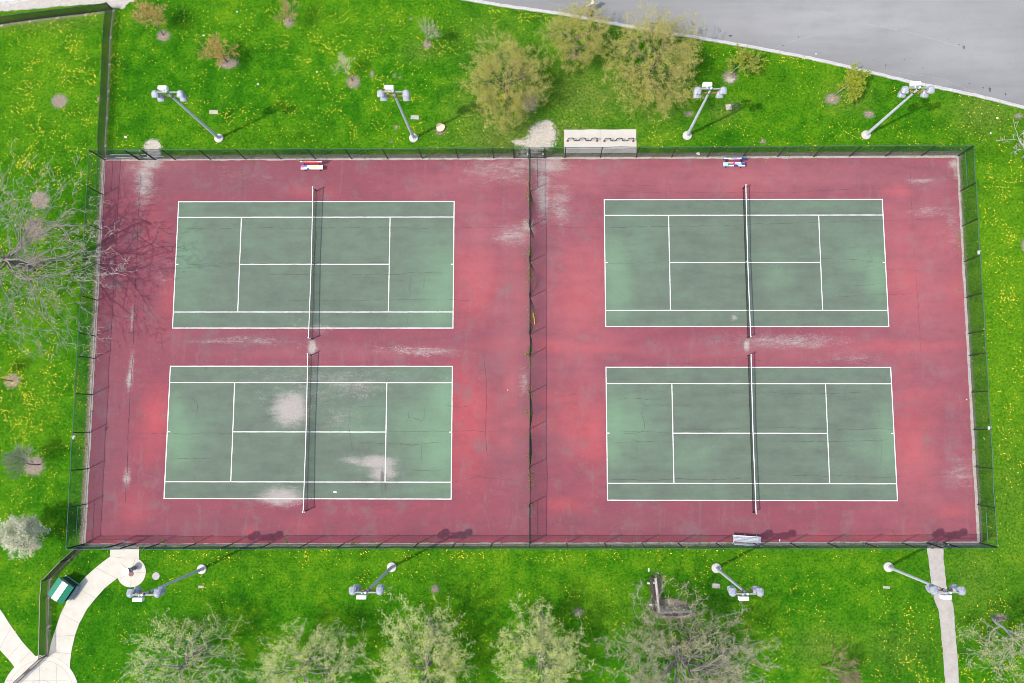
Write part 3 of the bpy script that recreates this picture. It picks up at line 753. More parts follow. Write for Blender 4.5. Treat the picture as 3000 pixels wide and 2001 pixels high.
for a in (.02, 1.35, 2.45, 3.65, 4.72):
    q = Vector((math.cos(a), math.sin(a), 0)); s_ = pc0 + q * .45; e_ = pc0 + q * 1.17; t_ = Vector((-q.y, q.x, 0)) * .01
    pm.add([(v.x, v.y, .041) for v in (s_ + t_, s_ - t_, e_ - t_, e_ + t_)], [(0, 1, 2, 3)], 1)
struct(pm.build('fountain_pad', [M['white_path'], M['joint']]))
pm = MB(); pl0 = g(118, 2037); sheet(pm, circle(pl0, 3.12, 64), .040)
for r_ in (2.72, 1.2):
    vs = []
    for k in range(64):
        a = 2 * math.pi * k / 64
        vs += [(pl0.x + (r_ + .01) * math.cos(a), pl0.y + (r_ + .01) * math.sin(a), .045), (pl0.x + (r_ - .01) * math.cos(a), pl0.y + (r_ - .01) * math.sin(a), .045)]
    pm.add(vs, [(2 * k, 2 * k + 1, (2 * k + 3) % 128, (2 * k + 2) % 128) for k in range(64)], 1)
jline(pm, (117, 1940), (117, 2110), .045); jline(pm, (167, 1950), (167, 2090), .045); jline(pm, (20, 1994), (200, 1994), .045)
struct(pm.build('plaza', [M['white_path'], M['joint']]))
pm = MB()
bp = poly_px([C0(*p) for p in [(-420, 300), (0, 890), (100, 1040), (200, 1180), (350, 1345), (280, 1400), (145, 1432), (80, 1350), (0, 1262), (-500, 620)]])
sheet(pm, jag(bp, .012, .4, 2), .032)
for p, q in (((0, 900), (-60, 1190)), ((110, 1050), (-5, 1255)), ((210, 1190), (70, 1340)), ((290, 1270), (140, 1425))): jline(pm, C0(*p), C0(*q), .037)
struct(pm.build('branch_path', [M['white_path'], M['joint']]))
def C1(x, y): return (2250 + x * .31955, 1500 + y * .31955)
gl = [(1452, 284), (1455, 325), (1470, 420), (1485, 560), (1495, 640), (1520, 790), (1560, 890), (1580, 1040), (1595, 1200), (1610, 1400), (1625, 1568), (1650, 1900)]
gr = [(1610, 284), (1605, 325), (1612, 470), (1630, 620), (1640, 700), (1690, 830), (1710, 960), (1720, 1120), (1735, 1300), (1750, 1568), (1775, 1900)]
pm = MB(); sheet(pm, jag(poly_px([C1(*p) for p in gl + gr[::-1]]), .04, .3, 3), .025)
struct(pm.build('straight_path', [M['grey_path'], M['joint']]))
pm = MB(); sheet(pm, jag(poly_px([(1652, 380), (1864, 379.5), (1864.5, 448), (1652.5, 449)]), .02, .3, 4), .035)
jline(pm, (1758, 380), (1758, 448), .040)
struct(pm.build('rack_pad', [M['pad'], M['joint']]))
pm = MB(); sheet(pm, jag(poly_px([(-200, -60), (420, -60), (398, 0), (375, 12), (358, 26), (332, 24), (306, 12), (220, 15), (130, 24), (60, 29), (0, 33), (-200, 50)]), .10, .11, 6), .012, skirt=False)
struct(pm.build('gravel', [M['gravel']]))
pm = MB(); sheet(pm, poly_px([(-200, -80), (140, -80), (140, -14), (67, 0), (0, 11), (-200, 44)]), .05); sheet(pm, poly_px([(140, -12), (140, -9), (67, 5), (0, 15), (-200, 48), (-200, 45)]), .02)
struct(pm.build('pavement', [M['kerb'], M['joint']]))

# ---------------------------------------------------------------- fences
FH = 2.4
def top(p, z): return Vector((p[0] + LEAN[0] * z, p[1] + LEAN[1] * z, z))
def wire_panel(a, b, z0, z1, sp=.080, r=.0029, bulge=0.0, off=0.0):
    """chain link between two posts, each wire real"""
    mb = MB()
    a, b = Vector((*a, 0)), Vector((*b, 0)); L = (b - a).length; d = (b - a) / L; n = Vector((-d.y, d.x, 0)); H = z1 - z0
    def P(x, z):
        zz = z0 + z; k = bulge * (1 - z / H) ** 1.5 * math.sin(math.pi * min(1, max(0, x / L))) + off
        q = a + d * x + n * k
        return Vector((q.x + LEAN[0] * zz, q.y + LEAN[1] * zz, zz))
    vs = []; fs = []
    cnt = int((L + H) / sp)
    for sgn in (1, -1):
        for i in range(cnt):
            c = i * sp + sp / 2
            # line x = c - z (sgn 1) or x = c - H + z
            if sgn == 1:
                za, zb = max(0, c - L), min(H, c); xa, xb = c - za, c - zb
            else:
                za, zb = max(0, H - c), min(H, H - c + L); xa, xb = c - H + za, c - H + zb
            if zb - za < .03: continue
            segs = 1 if not bulge else 5
            pts = [P(xa + (xb - xa) * t / segs, za + (zb - za) * t / segs) for t in range(segs + 1)]
            o = len(vs); t = (d * (-sgn) + Vector((0, 0, 1))).normalized(); w = n.cross(t).normalized()
            for p in pts:
                vs += [p + n * r * 1.1, p - n * r * .6 + w * r, p - n * r * .6 - w * r]
            for s in range(segs):
                e = o + s * 3
                fs += [(e, e + 1, e + 4, e + 3), (e + 1, e + 2, e + 5, e + 4), (e + 2, e, e + 3, e + 5)]
    return mb.add(vs, fs)

def chain_fence(label, posts, gates=(), corner=(True, True), bulges=None, railm='railgreen', brackets=(), outside=1, start=True, end=True, sag=True):
    c = thing('chain_link_fence', label, 'fence', (posts[0][0], posts[0][1], 0))
    o = Vector((posts[0][0], posts[0][1], 0))
    L = lambda p: (p[0] - o.x, p[1] - o.y)
    n = len(posts)
    for i, p in enumerate(posts):
        if (i == 0 and not start) or (i == n - 1 and not end): continue
        big = (i in (0, n - 1)) or any(i in (k, k + 1) for k in gates)
        r = .055 if big else .042
        q = L(p)
        MB().tube([top(q, -.1), top(q, FH + .05)], r, 8).build('post', M['blackgreen'], c)
    rnd = random.Random(len(label))
    rail = MB()
    for i in range(n - 1):
        a, b = L(posts[i]), L(posts[i + 1])
        pa, pb = top(a, FH), top(b, FH)
        side = Vector((-(pb - pa).y, (pb - pa).x, 0)).normalized() * .05 * outside
        w = rnd.uniform(-.05, .05) if sag else 0
        pm_ = (pa + pb) / 2 + side.normalized() * w
        rail.tube([pa + side, pm_ + side, pb + side], .026, 6)
        if i in gates: continue
        bu = (bulges or {}).get(i, 0)
        wire_panel(a, b, .04, FH - .02, bulge=bu, off=.055 * outside).build('mesh_panel', M['mesh'], c)
        if (i == 0 and corner[0]) or (i == n - 2 and corner[1]):
            za = 1.2
            MB().tube([top(a, za), top(b, za)], .024, 6).build('brace_rail', M['railgreen'], c)
        MB().tube([top(a, .06) + side, top(b, .06) + side], .010, 4).build('bottom_wire', M['mesh'], c)
    rail.build('top_rail', M[railm], c)
    for p in brackets:
        q = L(p); t = top(q, FH - .1)
        MB().box(t, (.12, .30, .2), 0, 0, bev=.02).box(t + Vector((.09, .1, .05)), (.16, .06, .06)).build('bracket', M['galv'], c)
    return c

def gate(label, a, b, swing=0.0):
    """one gate leaf hung between two posts"""
    c = thing('fence_gate', label, 'gate', (a[0], a[1], 0))
    b = Vector((b[0] - a[0], b[1] - a[1], 0)); L = b.length; d = b / L
    e = d * .09; f = b - d * .09
    zt = 2.05
    fr = MB().tube([top(e, .08), top(e, zt), top(f, zt), top(f, .08), top(e, .08)], .030, 6).tube([top(e, 1.05), top(f, 1.05)], .025, 6)
    fr.build('gate_frame', M['blackgreen'], c)
    wire_panel((e.x, e.y), (f.x, f.y), .1, zt - .03, off=.03).build('gate_mesh', M['mesh'], c)
    MB().box(top(f, 1.0) - d * .05, (.12, .10, .16), math.atan2(d.y, d.x), bev=.02).build('latch', M['galv'], c)
    MB().tube([top(Vector((0, 0, 0)), FH + .0), top(b, FH + .0)], .028, 6).build('header_rail', M['railgreen'], c)
    return c

def along(A_, B_, ts, horiz):
    A_, B_ = Vector(A_), Vector(B_); out = []
    for t in ts:
        if t is None: continue
        out.append(t)
    return out
def fx(xs_, pa, pb):      # posts by pixel x along the straight ground line pa -> pb
    A_, B_ = Vector(FC[pa]), Vector(FC[pb]); (ax, ay), (bx, by) = PIX[pa], PIX[pb]; out = []
    for x in xs_:
        q = Vector(gxy(x, ay + (by - ay) * (x - ax) / (bx - ax))); t = (q - A_).dot(B_ - A_) / (B_ - A_).length_squared
        p = A_.lerp(B_, t); out.append((p.x, p.y))
    return out
def fy(ys_, pa, pb):
    A_, B_ = Vector(FC[pa]), Vector(FC[pb]); (ax, ay), (bx, by) = PIX[pa], PIX[pb]; out = []
    for y in ys_:
        q = Vector(gxy(ax + (bx - ax) * (y - ay) / (by - ay), y)); t = (q - A_).dot(B_ - A_) / (B_ - A_).length_squared
        p = A_.lerp(B_, t); out.append((p.x, p.y))
    return out
PIX = dict(TL=(308.8, 469), TR=(2806, 457), BL=(247, 1593.5), BR=(2870, 1590), MT=(1551.5, 464), MB=(1551.5, 1592.5))
FC['MT'] = gxy(*PIX['MT']); FC['MB'] = gxy(*PIX['MB'])
tx1 = [308.8, 408, 456, 513.6, 617.5, 721, 823.4, 923.9, 1030.7, 1136, 1238, 1342.7, 1446.4, 1506, 1551.5]
tx2 = [1551.5, 1596, 1654.7, 1758.4, 1863, 1967.3, 2071, 2175.7, 2277, 2383, 2489, 2593.9, 2698, 2806]
tp1 = fx(tx1, 'TL', 'TR'); tp2 = fx(tx2, 'TL', 'TR')
chain_fence('long chain link fence behind the left courts and the red and yellow bench', tp1, gates=(1, 13), corner=(True, False))
chain_fence('long chain link fence behind the right courts, between bike racks and blue bench', tp2, gates=(0,), corner=(False, True), start=False)
bx1 = [247, 351, 397, 466, 572.5, 682, 791.5, 900, 1008, 1117.5, 1224.5, 1333, 1442, 1551.5]
bx2 = [1551.5, 1660, 1771, 1880, 1987, 2097.5, 2208, 2315.5, 2425, 2534, 2642, 2715, 2764, 2870]
bp1 = fx(bx1, 'BL', 'BR'); bp2 = fx(bx2, 'BL', 'BR')
chain_fence('near chain link fence of the left courts, meeting the white curved path', bp1, gates=(1,), corner=(True, False), outside=-1)
chain_fence('near chain link fence of the right courts, running behind the white slatted bench', bp2, gates=(11,), corner=(False, True), start=False, outside=-1)
ly = [469, 571, 674, 776, 880, 985, 1050, 1156, 1266, 1373, 1477, 1593.5]
ry = [457, 560.6, 663, 767, 872, 978, 1041.5, 1149, 1258, 1367.5, 1478.5, 1590]
lp = fy(ly, 'TL', 'BL'); rp = fy(ry, 'TR', 'BR')
chain_fence('left end chain link fence under the large bare tree', lp, corner=(True, True), start=False, end=False, outside=-1, brackets=[fy([1280], 'TL', 'BL')[0]])
chain_fence('right end chain link fence casting its shadow on the lawn', rp, corner=(True, True), start=False, end=False, brackets=[fy([757], 'TR', 'BR')[0], fy([1254], 'TR', 'BR')[0]])
my = [464, 562, 666, 768, 872, 980, 1043, 1151.5, 1257, 1368, 1477, 1592.5]
mp = fy(my, 'MT', 'MB')
chain_fence('chain link dividing fence with loose mesh between the left pair and right pair of courts', mp, corner=(True, True), start=False, end=False, railm='blackgreen', bulges={1: .35, 2: .45, 3: .55, 4: .45, 5: .2, 7: .2, 8: .15})
gate('single gate of the back left corner, opening onto a worn sandy spot', tp1[1], tp1[2])
gate('left leaf of the two dark gates by the sandy patch at the middle', tp1[13], tp1[14])
gate('right leaf of the two dark gates by the sandy patch, nearest the bike racks', tp2[0], tp2[1])
gate('gate at the end of the white curved path', bp1[1], bp1[2])
gate('gate at the end of the straight grey path', bp2[11], bp2[12])

# pipes and rails stored along the back left corner
def pipe(label, p, q, z, r, mat, grp='loose pipes lying against the fence'):
    a, b = g(*p), g(*q); a.z = b.z = z
    c = (a + b) / 2
    o = MB().tube([a - c, b - c], r, 8).build('loose_pipe', mat, loc=c)
    tag(o, label, 'pipe', grp)
pipe('pale pipe lying on the ground just left of the single gate', (325, 453), (410, 455), .05, .035, M['galv'])
pipe('pale pipe lying across the foot of the single gate', (414, 454), (468, 450), .05, .03, M['galv'])
pipe('thin pale pipe lying nearest the slab by the single gate', (338, 461), (404, 464), .04, .028, M['strap_w'])
pipe('thin pale pipe lying right of the single gate post', (420, 462), (482, 458), .04, .028, M['strap_w'])
o = MB()
yb = g(1556, 925)
o.tube([(0, .25, 0), (.03, .1, .06), (.0, 0, .02), (.1, -.15, .05), (.12, -.45, .02), (.13, -.75, .03)], .035, 6)
tag(o.build('yellow_strap', M['yellow'], loc=(yb.x + .16, yb.y, ZS + .03)), 'yellow strap lying at the foot of the dividing fence', 'strap')

# black picket fence
def picket_fence(label, pts, skip_first=False):
    c = thing('picket_fence', label, 'fence', (pts[0][0], pts[0][1], 0))
    o = Vector((*pts[0], 0)); H = 1.15
    P = [Vector((*p, 0)) - o for p in pts]
    for i, p in enumerate(P):
        if i == 0 and skip_first: continue
        MB().box((p.x + LEAN[0] * .6, p.y, H / 2 + .03), (.09, .09, H + .1), 0).build('post', M['iron'], c)
        MB().lathe([(.13, -.05), (.13, .03), (.10, .04)], (p.x + .03, p.y - .05, 0), 12).build('footing', M['lid'], c)
    for a, b in zip(P[:-1], P[1:]):
        L = (b - a).length; d = (b - a) / L; rz = math.atan2(d.y, d.x); mb = MB()
        for z in (.16, H - .04):
            mb.tube([top(a, z), top(b, z)], .036 if z > .5 else .026, 4)
        k = max(1, int(L / .14))
        for j in range(1, k):
            q = a + d * (L * j / k)
            mb.tube([top(q, .08), top(q, H + .0)], .034, 4)
        mb.build('picket_panel', M['iron'], c)
    return c
picket_fence('black picket fence along the gravel in the far left corner', IF1)
picket_fence('black picket fence running from the gravel corner down to the left courts', IF2, True)
picket_fence('slanting black picket fence between the court corner and the green bin', IF3)
picket_fence('black picket fence between the green bin and the round plaza', IF4, True)
# low open gate across the plaza
a, b = g(139, 1919), g(38, 2012)
c = thing('walk_gate', 'black iron walk gate standing across the round white plaza', 'gate', a)
bb = b - a; d = bb.normalized()
MB().tube([top((0, 0), .12), top((0, 0), 1.05), top((bb.x, bb.y), 1.05), top((bb.x, bb.y), .12), top((0, 0), .12)], .028, 5).build('gate_frame', M['iron'], c)
mb = MB()
for j in range(1, 26):
    q = bb * j / 26; mb.tube([top((q.x, q.y), .12), top((q.x, q.y), 1.05)], .012, 4)
mb.build('gate_bars', M['iron'], c)
MB().box(top((bb.x * .45, bb.y * .45), .62), (.5, .08, .24), math.atan2(d.y, d.x), bev=.02).build('lock_plate', M['iron'], c)

# ---------------------------------------------------------------- floodlights
def floodlight(label, base, ny):
    """ny: +1 box on the far side, -1 on the near side (always away from the courts)"""
    c = thing('floodlight_pole', label, 'light pole', base, 0, 'floodlight poles around the courts')
    MB().lathe([(.40, -.05), (.40, .10), (.36, .14), (.0, .15)], n=20).build('concrete_base', M['pad'], c, smooth=False)
    HT = 9.65
    MB().lathe([(.20, .13), (.20, .19), (.15, .20)], n=12).tube([top((0, 0), .19), top((0, 0), HT)], [.135, .085], 8).build('pole', M['galv'], c)
    MB().tube([top((0, 0), HT - .30), top((0, 0), HT - .18)], .105, 10).build('collar', M['dark'], c)
    MB().tube([top((0, 0), HT - 1.02), top((0, 0), HT - .90)], .112, 10).build('collar', M['dark'], c)
    for k, z in enumerate((HT - .24, HT - .96)):
        t = top((0, 0), z); w = .95 if k == 0 else .85
        MB().box(t + Vector((0, .02 * ny, 0)), (2 * w, .09, .09)).build('crossarm', M['arm'] if k == 0 else M['rust'], c)
        for sx in (-1, 1):
            h = MB(); x = sx * w; r = random.Random(len(label) * 7 + k * 3 + sx)
            # drum shaped housing, opening towards the courts
            yaw = r.uniform(-.15, .15); f = -ny
            secs = [(-.21, .12, .11), (-.13, .22, .19), (.03, .27, .23), (.20, .285, .245), (.28, .285, .24)]
            vs = []; nn = 10; tilt = R(35)
            for yy, rx_, rz_ in secs:
                for q in range(nn):
                    a_ = 2 * math.pi * q / nn
                    e_ = .7
                    px = rx_ * math.copysign(abs(math.cos(a_)) ** e_, math.cos(a_)); pz = rz_ * math.copysign(abs(math.sin(a_)) ** e_, math.sin(a_))
                    y2 = yy * math.cos(tilt) + pz * math.sin(tilt); z2 = -yy * math.sin(tilt) + pz * math.cos(tilt)
                    vs.append((t.x + x + px * math.cos(yaw) - y2 * f * math.sin(yaw) * .2, t.y + y2 * f, t.z - .10 + z2))
            fs = [tuple(range(nn))[::-1] if f > 0 else tuple(range(nn))]
            for s_ in range(len(secs) - 1):
                for q in range(nn):
                    a_, b_ = s_ * nn + q, s_ * nn + (q + 1) % nn
                    fs.append((a_, b_, b_ + nn, a_ + nn) if f < 0 else (a_ + nn, b_ + nn, b_, a_))
            h.add(vs, fs)
            ho = h.build('lamp_head', M['cover'], c)
            gl_ = MB(); o_ = (len(secs) - 1) * nn
            gl_.add(vs[o_:o_ + nn], [tuple(range(nn))])
            gl_.build('lamp_glass', M['dark'], ho)
    t = top((0, 0), HT - .18)
    MB().box(t + Vector((-.28, .30 * ny, .02)), (.66, .26, .40), 0, bev=.02).build('ballast_box', M['box'], c)
    MB().box(t + Vector((-.28, .10 * ny, -.02)), (.10, .16, .08)).build('box_bracket', M['galv'], c)
    return c
FLP = [((3.2564, 16.6322), 1, 'floodlight pole behind the left courts, nearest the far left picket fence'),
       ((20.2054, 16.6199), 1, 'floodlight pole behind the left courts, just left of the cut tree stump'),
       ((43.9002, 16.7921), 1, 'floodlight pole on the lawn just right of the bike racks'),
       ((59.3172, 16.8088), 1, 'floodlight pole whose lamps reach over the road kerb'),
       ((3.374, -19.9001), -1, 'floodlight pole beside the round fountain pad of the white path'),
       ((18.946, -19.6951), -1, 'floodlight pole in front of the lower left court, lamps over open grass'),
       ((45.4349, -19.7078), -1, 'floodlight pole nearest the pair of wooden benches on the lawn'),
       ((59.403, -19.5788), -1, 'floodlight pole whose lamps hang over the straight grey path')]
for p, ny, lab in FLP: floodlight(lab, (p[0], p[1], 0), ny)

# ---------------------------------------------------------------- tennis nets
def tennis_net(label, ox, oy, cap):
    xm, ym = ox + CL / 2, oy + CWD / 2
    c = thing('tennis_net', label, 'tennis net', (xm, ym, ZS))
    hl = 6.40; H0, H1 = 1.07, .914
    hz = lambda y: H1 + (H0 - H1) * (abs(y) / hl) ** 1.3
    for s in (-1, 1):
        MB().tube([(LEAN[0] * 0, s * (hl + .03), -.02), (LEAN[0] * 1.1, s * (hl + .03), 1.10)], .050, 10).build('post', M['postblack'], c)
        po = MB().lathe([(.066, 1.09), (.07, 1.12), (.04, 1.15)], (LEAN[0] * 1.1, s * (hl + .03), 0), 10).box((LEAN[0] + .07, s * (hl + .03), .85), (.08, .12, .10))
        po.build('post_cap', M['postcap'], c)
    mb = MB(); t = .0017
    n = 270
    for i in range(n + 1):
        y = -hl + 2 * hl * i / n; z = hz(y) - .03
        mb.add([(-t, y - t, .05), (-t, y + t, .05), (t, y + t, .05), (t, y - t, .05), (-t + LEAN[0] * z, y - t, z), (-t + LEAN[0] * z, y + t, z), (t + LEAN[0] * z, y + t, z), (t + LEAN[0] * z, y - t, z)],
               [(0, 1, 5, 4), (1, 2, 6, 5), (2, 3, 7, 6), (3, 0, 4, 7)])
    rows = 21; m2 = 16
    for j in range(rows):
        f = j / (rows - 1)
        vs = []; fs = []
        tt = t * 1.15
        for i in range(m2 + 1):
            y = -hl + 2 * hl * i / m2; z = .05 + (hz(y) - .09) * f; x = LEAN[0] * z
            vs += [(x - tt, y, z - tt), (x + tt, y, z - tt), (x + tt, y, z + tt), (x - tt, y, z + tt)]
        for i in range(m2):
            for k in range(4):
                a, b = i * 4 + k, i * 4 + (k + 1) % 4
                fs.append((a, b, b + 4, a + 4))
        mb.add(vs, fs)
    mb.build('net_mesh', M['net'], c)
    tb = MB(); vs = []; m2 = 32
    for i in range(m2 + 1):
        y = -hl + 2 * hl * i / m2; z = hz(y); x = LEAN[0] * z
        vs += [(x - .028, y, z - .06), (x - .026, y, z - .007), (x, y, z), (x + .026, y, z - .007), (x + .028, y, z - .06)]
    tb.add(vs, [(i * 5 + k, i * 5 + k + 1, i * 5 + k + 6, i * 5 + k + 5) for i in range(m2) for k in range(4)])
    tb.build('net_tape', M['tape'], c)
    MB().tube([(LEAN[0] * .9 + .012, 0, .90), (.015, 0, .02)], .025, 4).build('centre_strap', M['strap_w'] if cap else M['net'], c)
    MB().tube([(0, -hl, .05), (0, hl, .05)], .012, 4).build('bottom_cord', M['net'], c)
tennis_net('tennis net across the upper left court', 0, 0, False)
tennis_net('tennis net across the lower left court with the worn grey patches', -.02, -14.21, False)
tennis_net('tennis net with a white centre strap across the upper right court', 36.66, .133, True)
tennis_net('tennis net across the lower right court, clear of worn patches', 36.64, -14.275, False)
# ---------------------------------------------------------------- benches
def slat_bench(label, loc, rz, L, seat_cols, back_cols, legm, grp=None):
    c = thing('slatted_bench', label, 'bench', loc, rz)
    names = []
    mats = []; mb = MB(); rnd = random.Random(len(label))
    def slat(mb, cols, cx, cy, cz, w, h, rx=0):
        # painted in stretches of different colour: split along the length
        cuts = [0] + sorted(cols[0]) + [1]
        for k in range(len(cuts) - 1):
            m_ = M['p_' + cols[1][k]]
            if m_ not in mats: mats.append(m_)
            a, b = cuts[k], cuts[k + 1]
            mb.box((-L / 2 + L * (a + b) / 2, cy, cz), (L * (b - a) - (.001 if k else 0), w, h), 0, mats.index(m_), rx=rx)
    for i, cols in enumerate(seat_cols):
        slat(mb, cols, 0, -.42 + .125 * i, .45, .105, .04)
    mb.build('seat', mats, c)
    mats = []; mb = MB()
    for i, cols in enumerate(back_cols):
        slat(mb, cols, 0, .06 + .05 * i, .62 + .15 * i, .035, .12, rx=R(-15))
    mb.build('backrest', mats, c)
    for s in (-1, 1):
        x = s * (L / 2 - .28)
        MB().tube([(x, -.44, 0), (x, -.42, .40), (x, .02, .40), (x, .16, .92)], .03, 6).tube([(x, .02, .40), (x, .16, 0)], .03, 6).build('leg', legm, c)
    MB().tube([(-L / 2 - .02, .08, .50), (-L / 2 - .02, .20, .95), (L / 2 + .02, .20, .95), (L / 2 + .02, .08, .50)], .02, 6).build('back_loop', M['p_teal'], c)
    return c
sa = g(918, 486); sa.z = ZS
slat_bench('slatted bench with red back and cream and yellow seat slats, inside the fence', sa, R(0), 1.88,
           [([.12, .27, .40], ['white', 'white', 'blue', 'cream']), ([.16, .55, .75], ['pink', 'cream', 'yellow', 'white']), ([.14, .30, .85], ['magenta', 'blue', 'cream', 'white'])],
           [([.2], ['blue', 'red']), ([.10, .35, .8], ['yellow', 'orange', 'pink', 'white'])], M['black'])
sb = g(2146, 477); sb.z = ZS
slat_bench('slatted bench painted blue and white, inside the fence at the upper right court', sb, R(0), 1.85,
           [([.28, .48, .7], ['cyan', 'white', 'navy', 'white']), ([.2, .5, .62, .85], ['white', 'teal', 'magenta', 'cyan', 'navy']), ([.2, .46, .55, .8], ['cyan', 'pink', 'magenta', 'white', 'blue'])],
           [([.22, .45, .75], ['navy', 'orange', 'magenta', 'navy']), ([.3, .6, .8], ['white', 'cyan', 'white', 'navy'])], M['black'])
sc_ = g(2184, 1580); sc_.z = ZS
c = thing('slatted_bench', 'white metal slatted bench set askew by the near fence', 'bench', sc_, R(-4))
mb = MB()
for i in range(5): mb.box((0, .30 - .105 * i, .44), (2.25, .090, .04), bev=.01)
mb.build('seat', M['alu'], c)
mb = MB(); mb.box((0, -.30, .62), (2.25, .03, .10), rx=R(12)); mb.box((0, -.345, .78), (2.25, .03, .10), rx=R(12))
mb.build('backrest', M['alu'], c)
for x in (-1.05, -.1, .85):
    MB().tube([(x, .42, 0), (x, .30, .42), (x, -.26, .42), (x, -.36, .84)], .028, 6).tube([(x, -.20, .42), (x, -.42, 0)], .028, 6).build('leg', M['alu'], c)
MB().box((-1.125, .02, .50), (.05, .62, .05)).box((-1.125, .27, .3), (.05, .05, .5)).build('armrest', M['alu'], c)

def park_bench(label, loc, rz, railm='wood_grey'):
    """seat to local -y, back at +y"""
    c = thing('park_bench', label, 'bench', loc, rz)
    L = 2.65
    mb = MB()
    for i in range(2): mb.box((0, -.26 + .135 * i, .44), (L, .12, .05), bev=.008)
    mb.build('seat', M['wood_dark'], c)
    mb = MB()
    mb.box((0, .075, .60), (L, .05, .16)); mb.box((0, .11, .80), (L, .05, .16))
    mb.build('backrest', M['wood_dark'], c)
    MB().box((0, .10, .915), (L + .02, .17, .06), bev=.01).build('top_rail', M[railm], c)
    for s in (-1, 1):
        MB().box((s * .85, -.10, .2), (.14, .50, .42), bev=.02).box((s * .85, -.40, .13), (.14, .16, .28), bev=.02).build('foot', M['stone'], c)
    return c
pb = g(1916, 1737)
park_bench('weathered wooden bench facing away from the straight grey path, end towards the courts', (pb.x, pb.y, 0), R(-90) + R(5))
pb = g(1972, 1789)
park_bench('weathered wooden bench half hidden by the grey budding tree, at right angles to its neighbour', (pb.x, pb.y, 0), R(2), 'steelgrey')

# ---------------------------------------------------------------- bike racks
def bike_rack(label, a, b):
    c = thing('bike_rack', label, 'bike rack', (a.x, a.y, .035))
    L = (b - a).length; w = L / 5; H = .70; lo = .06; rr = .235
    pts = [(0, 0, 0)]
    def arc(cx, cz, r, a0, a1, n=5):
        for k in range(n + 1):
            t = a0 + (a1 - a0) * k / n; pts.append((cx + r * math.cos(t), 0, cz + r * math.sin(t)))
    for i in range(5):
        x0, x1 = i * w, (i + 1) * w
        if i % 2 == 0:
            arc(x0 + rr, H - rr, rr, math.pi, math.pi / 2); arc(x1 - rr, H - rr, rr, math.pi / 2, 0)
        else:
            arc(x0 + rr, lo + rr, rr, math.pi, 1.5 * math.pi); arc(x1 - rr, lo + rr, rr, 1.5 * math.pi, 2 * math.pi)
    pts.append((L, 0, 0))
    MB().tube(pts, .036, 8).build('wave_tube', M['rackmat'], c, smooth=True)
    for x in (0, L): MB().lathe([(.11, .0), (.11, .015), (.05, .03)], (x, 0, 0), 10).build('foot_plate', M['rust'], c)
bike_rack('dark wave bike rack on the left half of the concrete pad', g(1663, 413.5), g(1748.5, 414.5))
bike_rack('dark wave bike rack on the right half of the concrete pad', g(1770.5, 414), g(1855, 415))

# ---------------------------------------------------------------- green bin
bc = g(199, 1722)
c = thing('storage_bin', 'green metal bin with a glossy folded lid beside the white path', 'bin', (bc.x, bc.y, 0), R(57))
# local x: along the ridge (towards upper right), local y: across
Lx, Ly, He = 1.55, 1.50, 1.02
MB().box((0, 0, He / 2 + .06), (Lx - .12, Ly - .20, He - .12)).build('body', M['bin_side'], c)
MB().box((0, -.02, .06), (Lx, Ly, .10)).build('base_frame', M['bin_frame'], c)
prof = [(-Ly / 2, He), (-.30, He + .22), (.20, He + .22), (Ly / 2, He)]
vs = []
for x in (-Lx / 2, Lx / 2):
    for y, z in prof: vs.append((x, y, z))
    for y, z in prof[::-1]: vs.append((x, y, z - .05))
k = 8
fs = [tuple(range(k))[::-1], tuple(range(k, 2 * k))] + [(i, (i + 1) % k, (i + 1) % k + k, i + k) for i in range(k)]
mb = MB().add(vs, [f[::-1] for f in fs])
mb.build('lid', M['bin_green'], c)
gb = MB()
gv_ = [(Lx / 2 - .055, y * .96, z - .055) for y, z in prof] + [(-Lx / 2 + .055, y * .96, z - .055) for y, z in prof]
gb.add(gv_, [(0, 3, 2, 1), (4, 5, 6, 7)])
gb.build('end_panel', M['bin_side'], c)
MB().box((0, -Ly / 2 + .06, .70), (Lx - .3, .06, .34)).build('hatch', M['black'], c)
MB().box((0, -Ly / 2 - .04, .42), (Lx - .1, .22, .05)).build('shelf', M['bin_frame'], c)
MB().box((-Lx / 2 + .25, -Ly / 2 + .02, .22), (.30, .10, .16), bev=.02).build('lock_box', M['dark'], c)
# pale scrawl on the end panel: a flaked hand painted squiggle
sq = MB(); rr = random.Random(2); y = -.55; prev = None
pts = []
while y < .6:
    pts.append((Lx / 2 - .048, y, .85 + rr.uniform(-.10, .10))); y += rr.uniform(.04, .10)
sq.tube(pts, .018, 4)
sq.box((Lx / 2 - .05, 0, 1.0), (.02, 1.2, .03))
sq.build('paint_scrawl', M['p_white'], c)

# ---------------------------------------------------------------- drinking fountain
fc = g(394, 1664)
c = thing('drinking_fountain', 'grey drinking fountain with a pale round basin on its pad', 'drinking fountain', (fc.x, fc.y, .036), R(205))
MB().lathe([(.20, 0), (.20, .05), (.15, .09), (.14, .70), (.17, .80), (.0, .82)], n=14).box((-.16, 0, .40), (.12, .22, .5), bev=.02).build('column', M['steelgrey'], c, smooth=False)
MB().lathe([(.06, .74), (.24, .86), (.30, .95), (.30, .97), (.25, .97), (.18, .94), (.0, .935)], (.26, 0, 0), 20).build('basin', M['bowl'], c)
MB().tube([(.10, 0, .90), (.10, 0, .97), (.16, 0, .99)], .018, 6).build('spout', M['alu'], c)
MB().box((-.02, .20, .62), (.22, .10, .08), bev=.02).build('lever', M['steelgrey'], c)
dr = g(385, 1681)
tag(MB().lathe([(.21, 0), (.21, .012), (.17, .016), (.0, .014)], n=20).build('floor_drain', M['drain'], loc=(dr.x, dr.y, .041)), 'round rusty drain set in the fountain pad', 'drain')

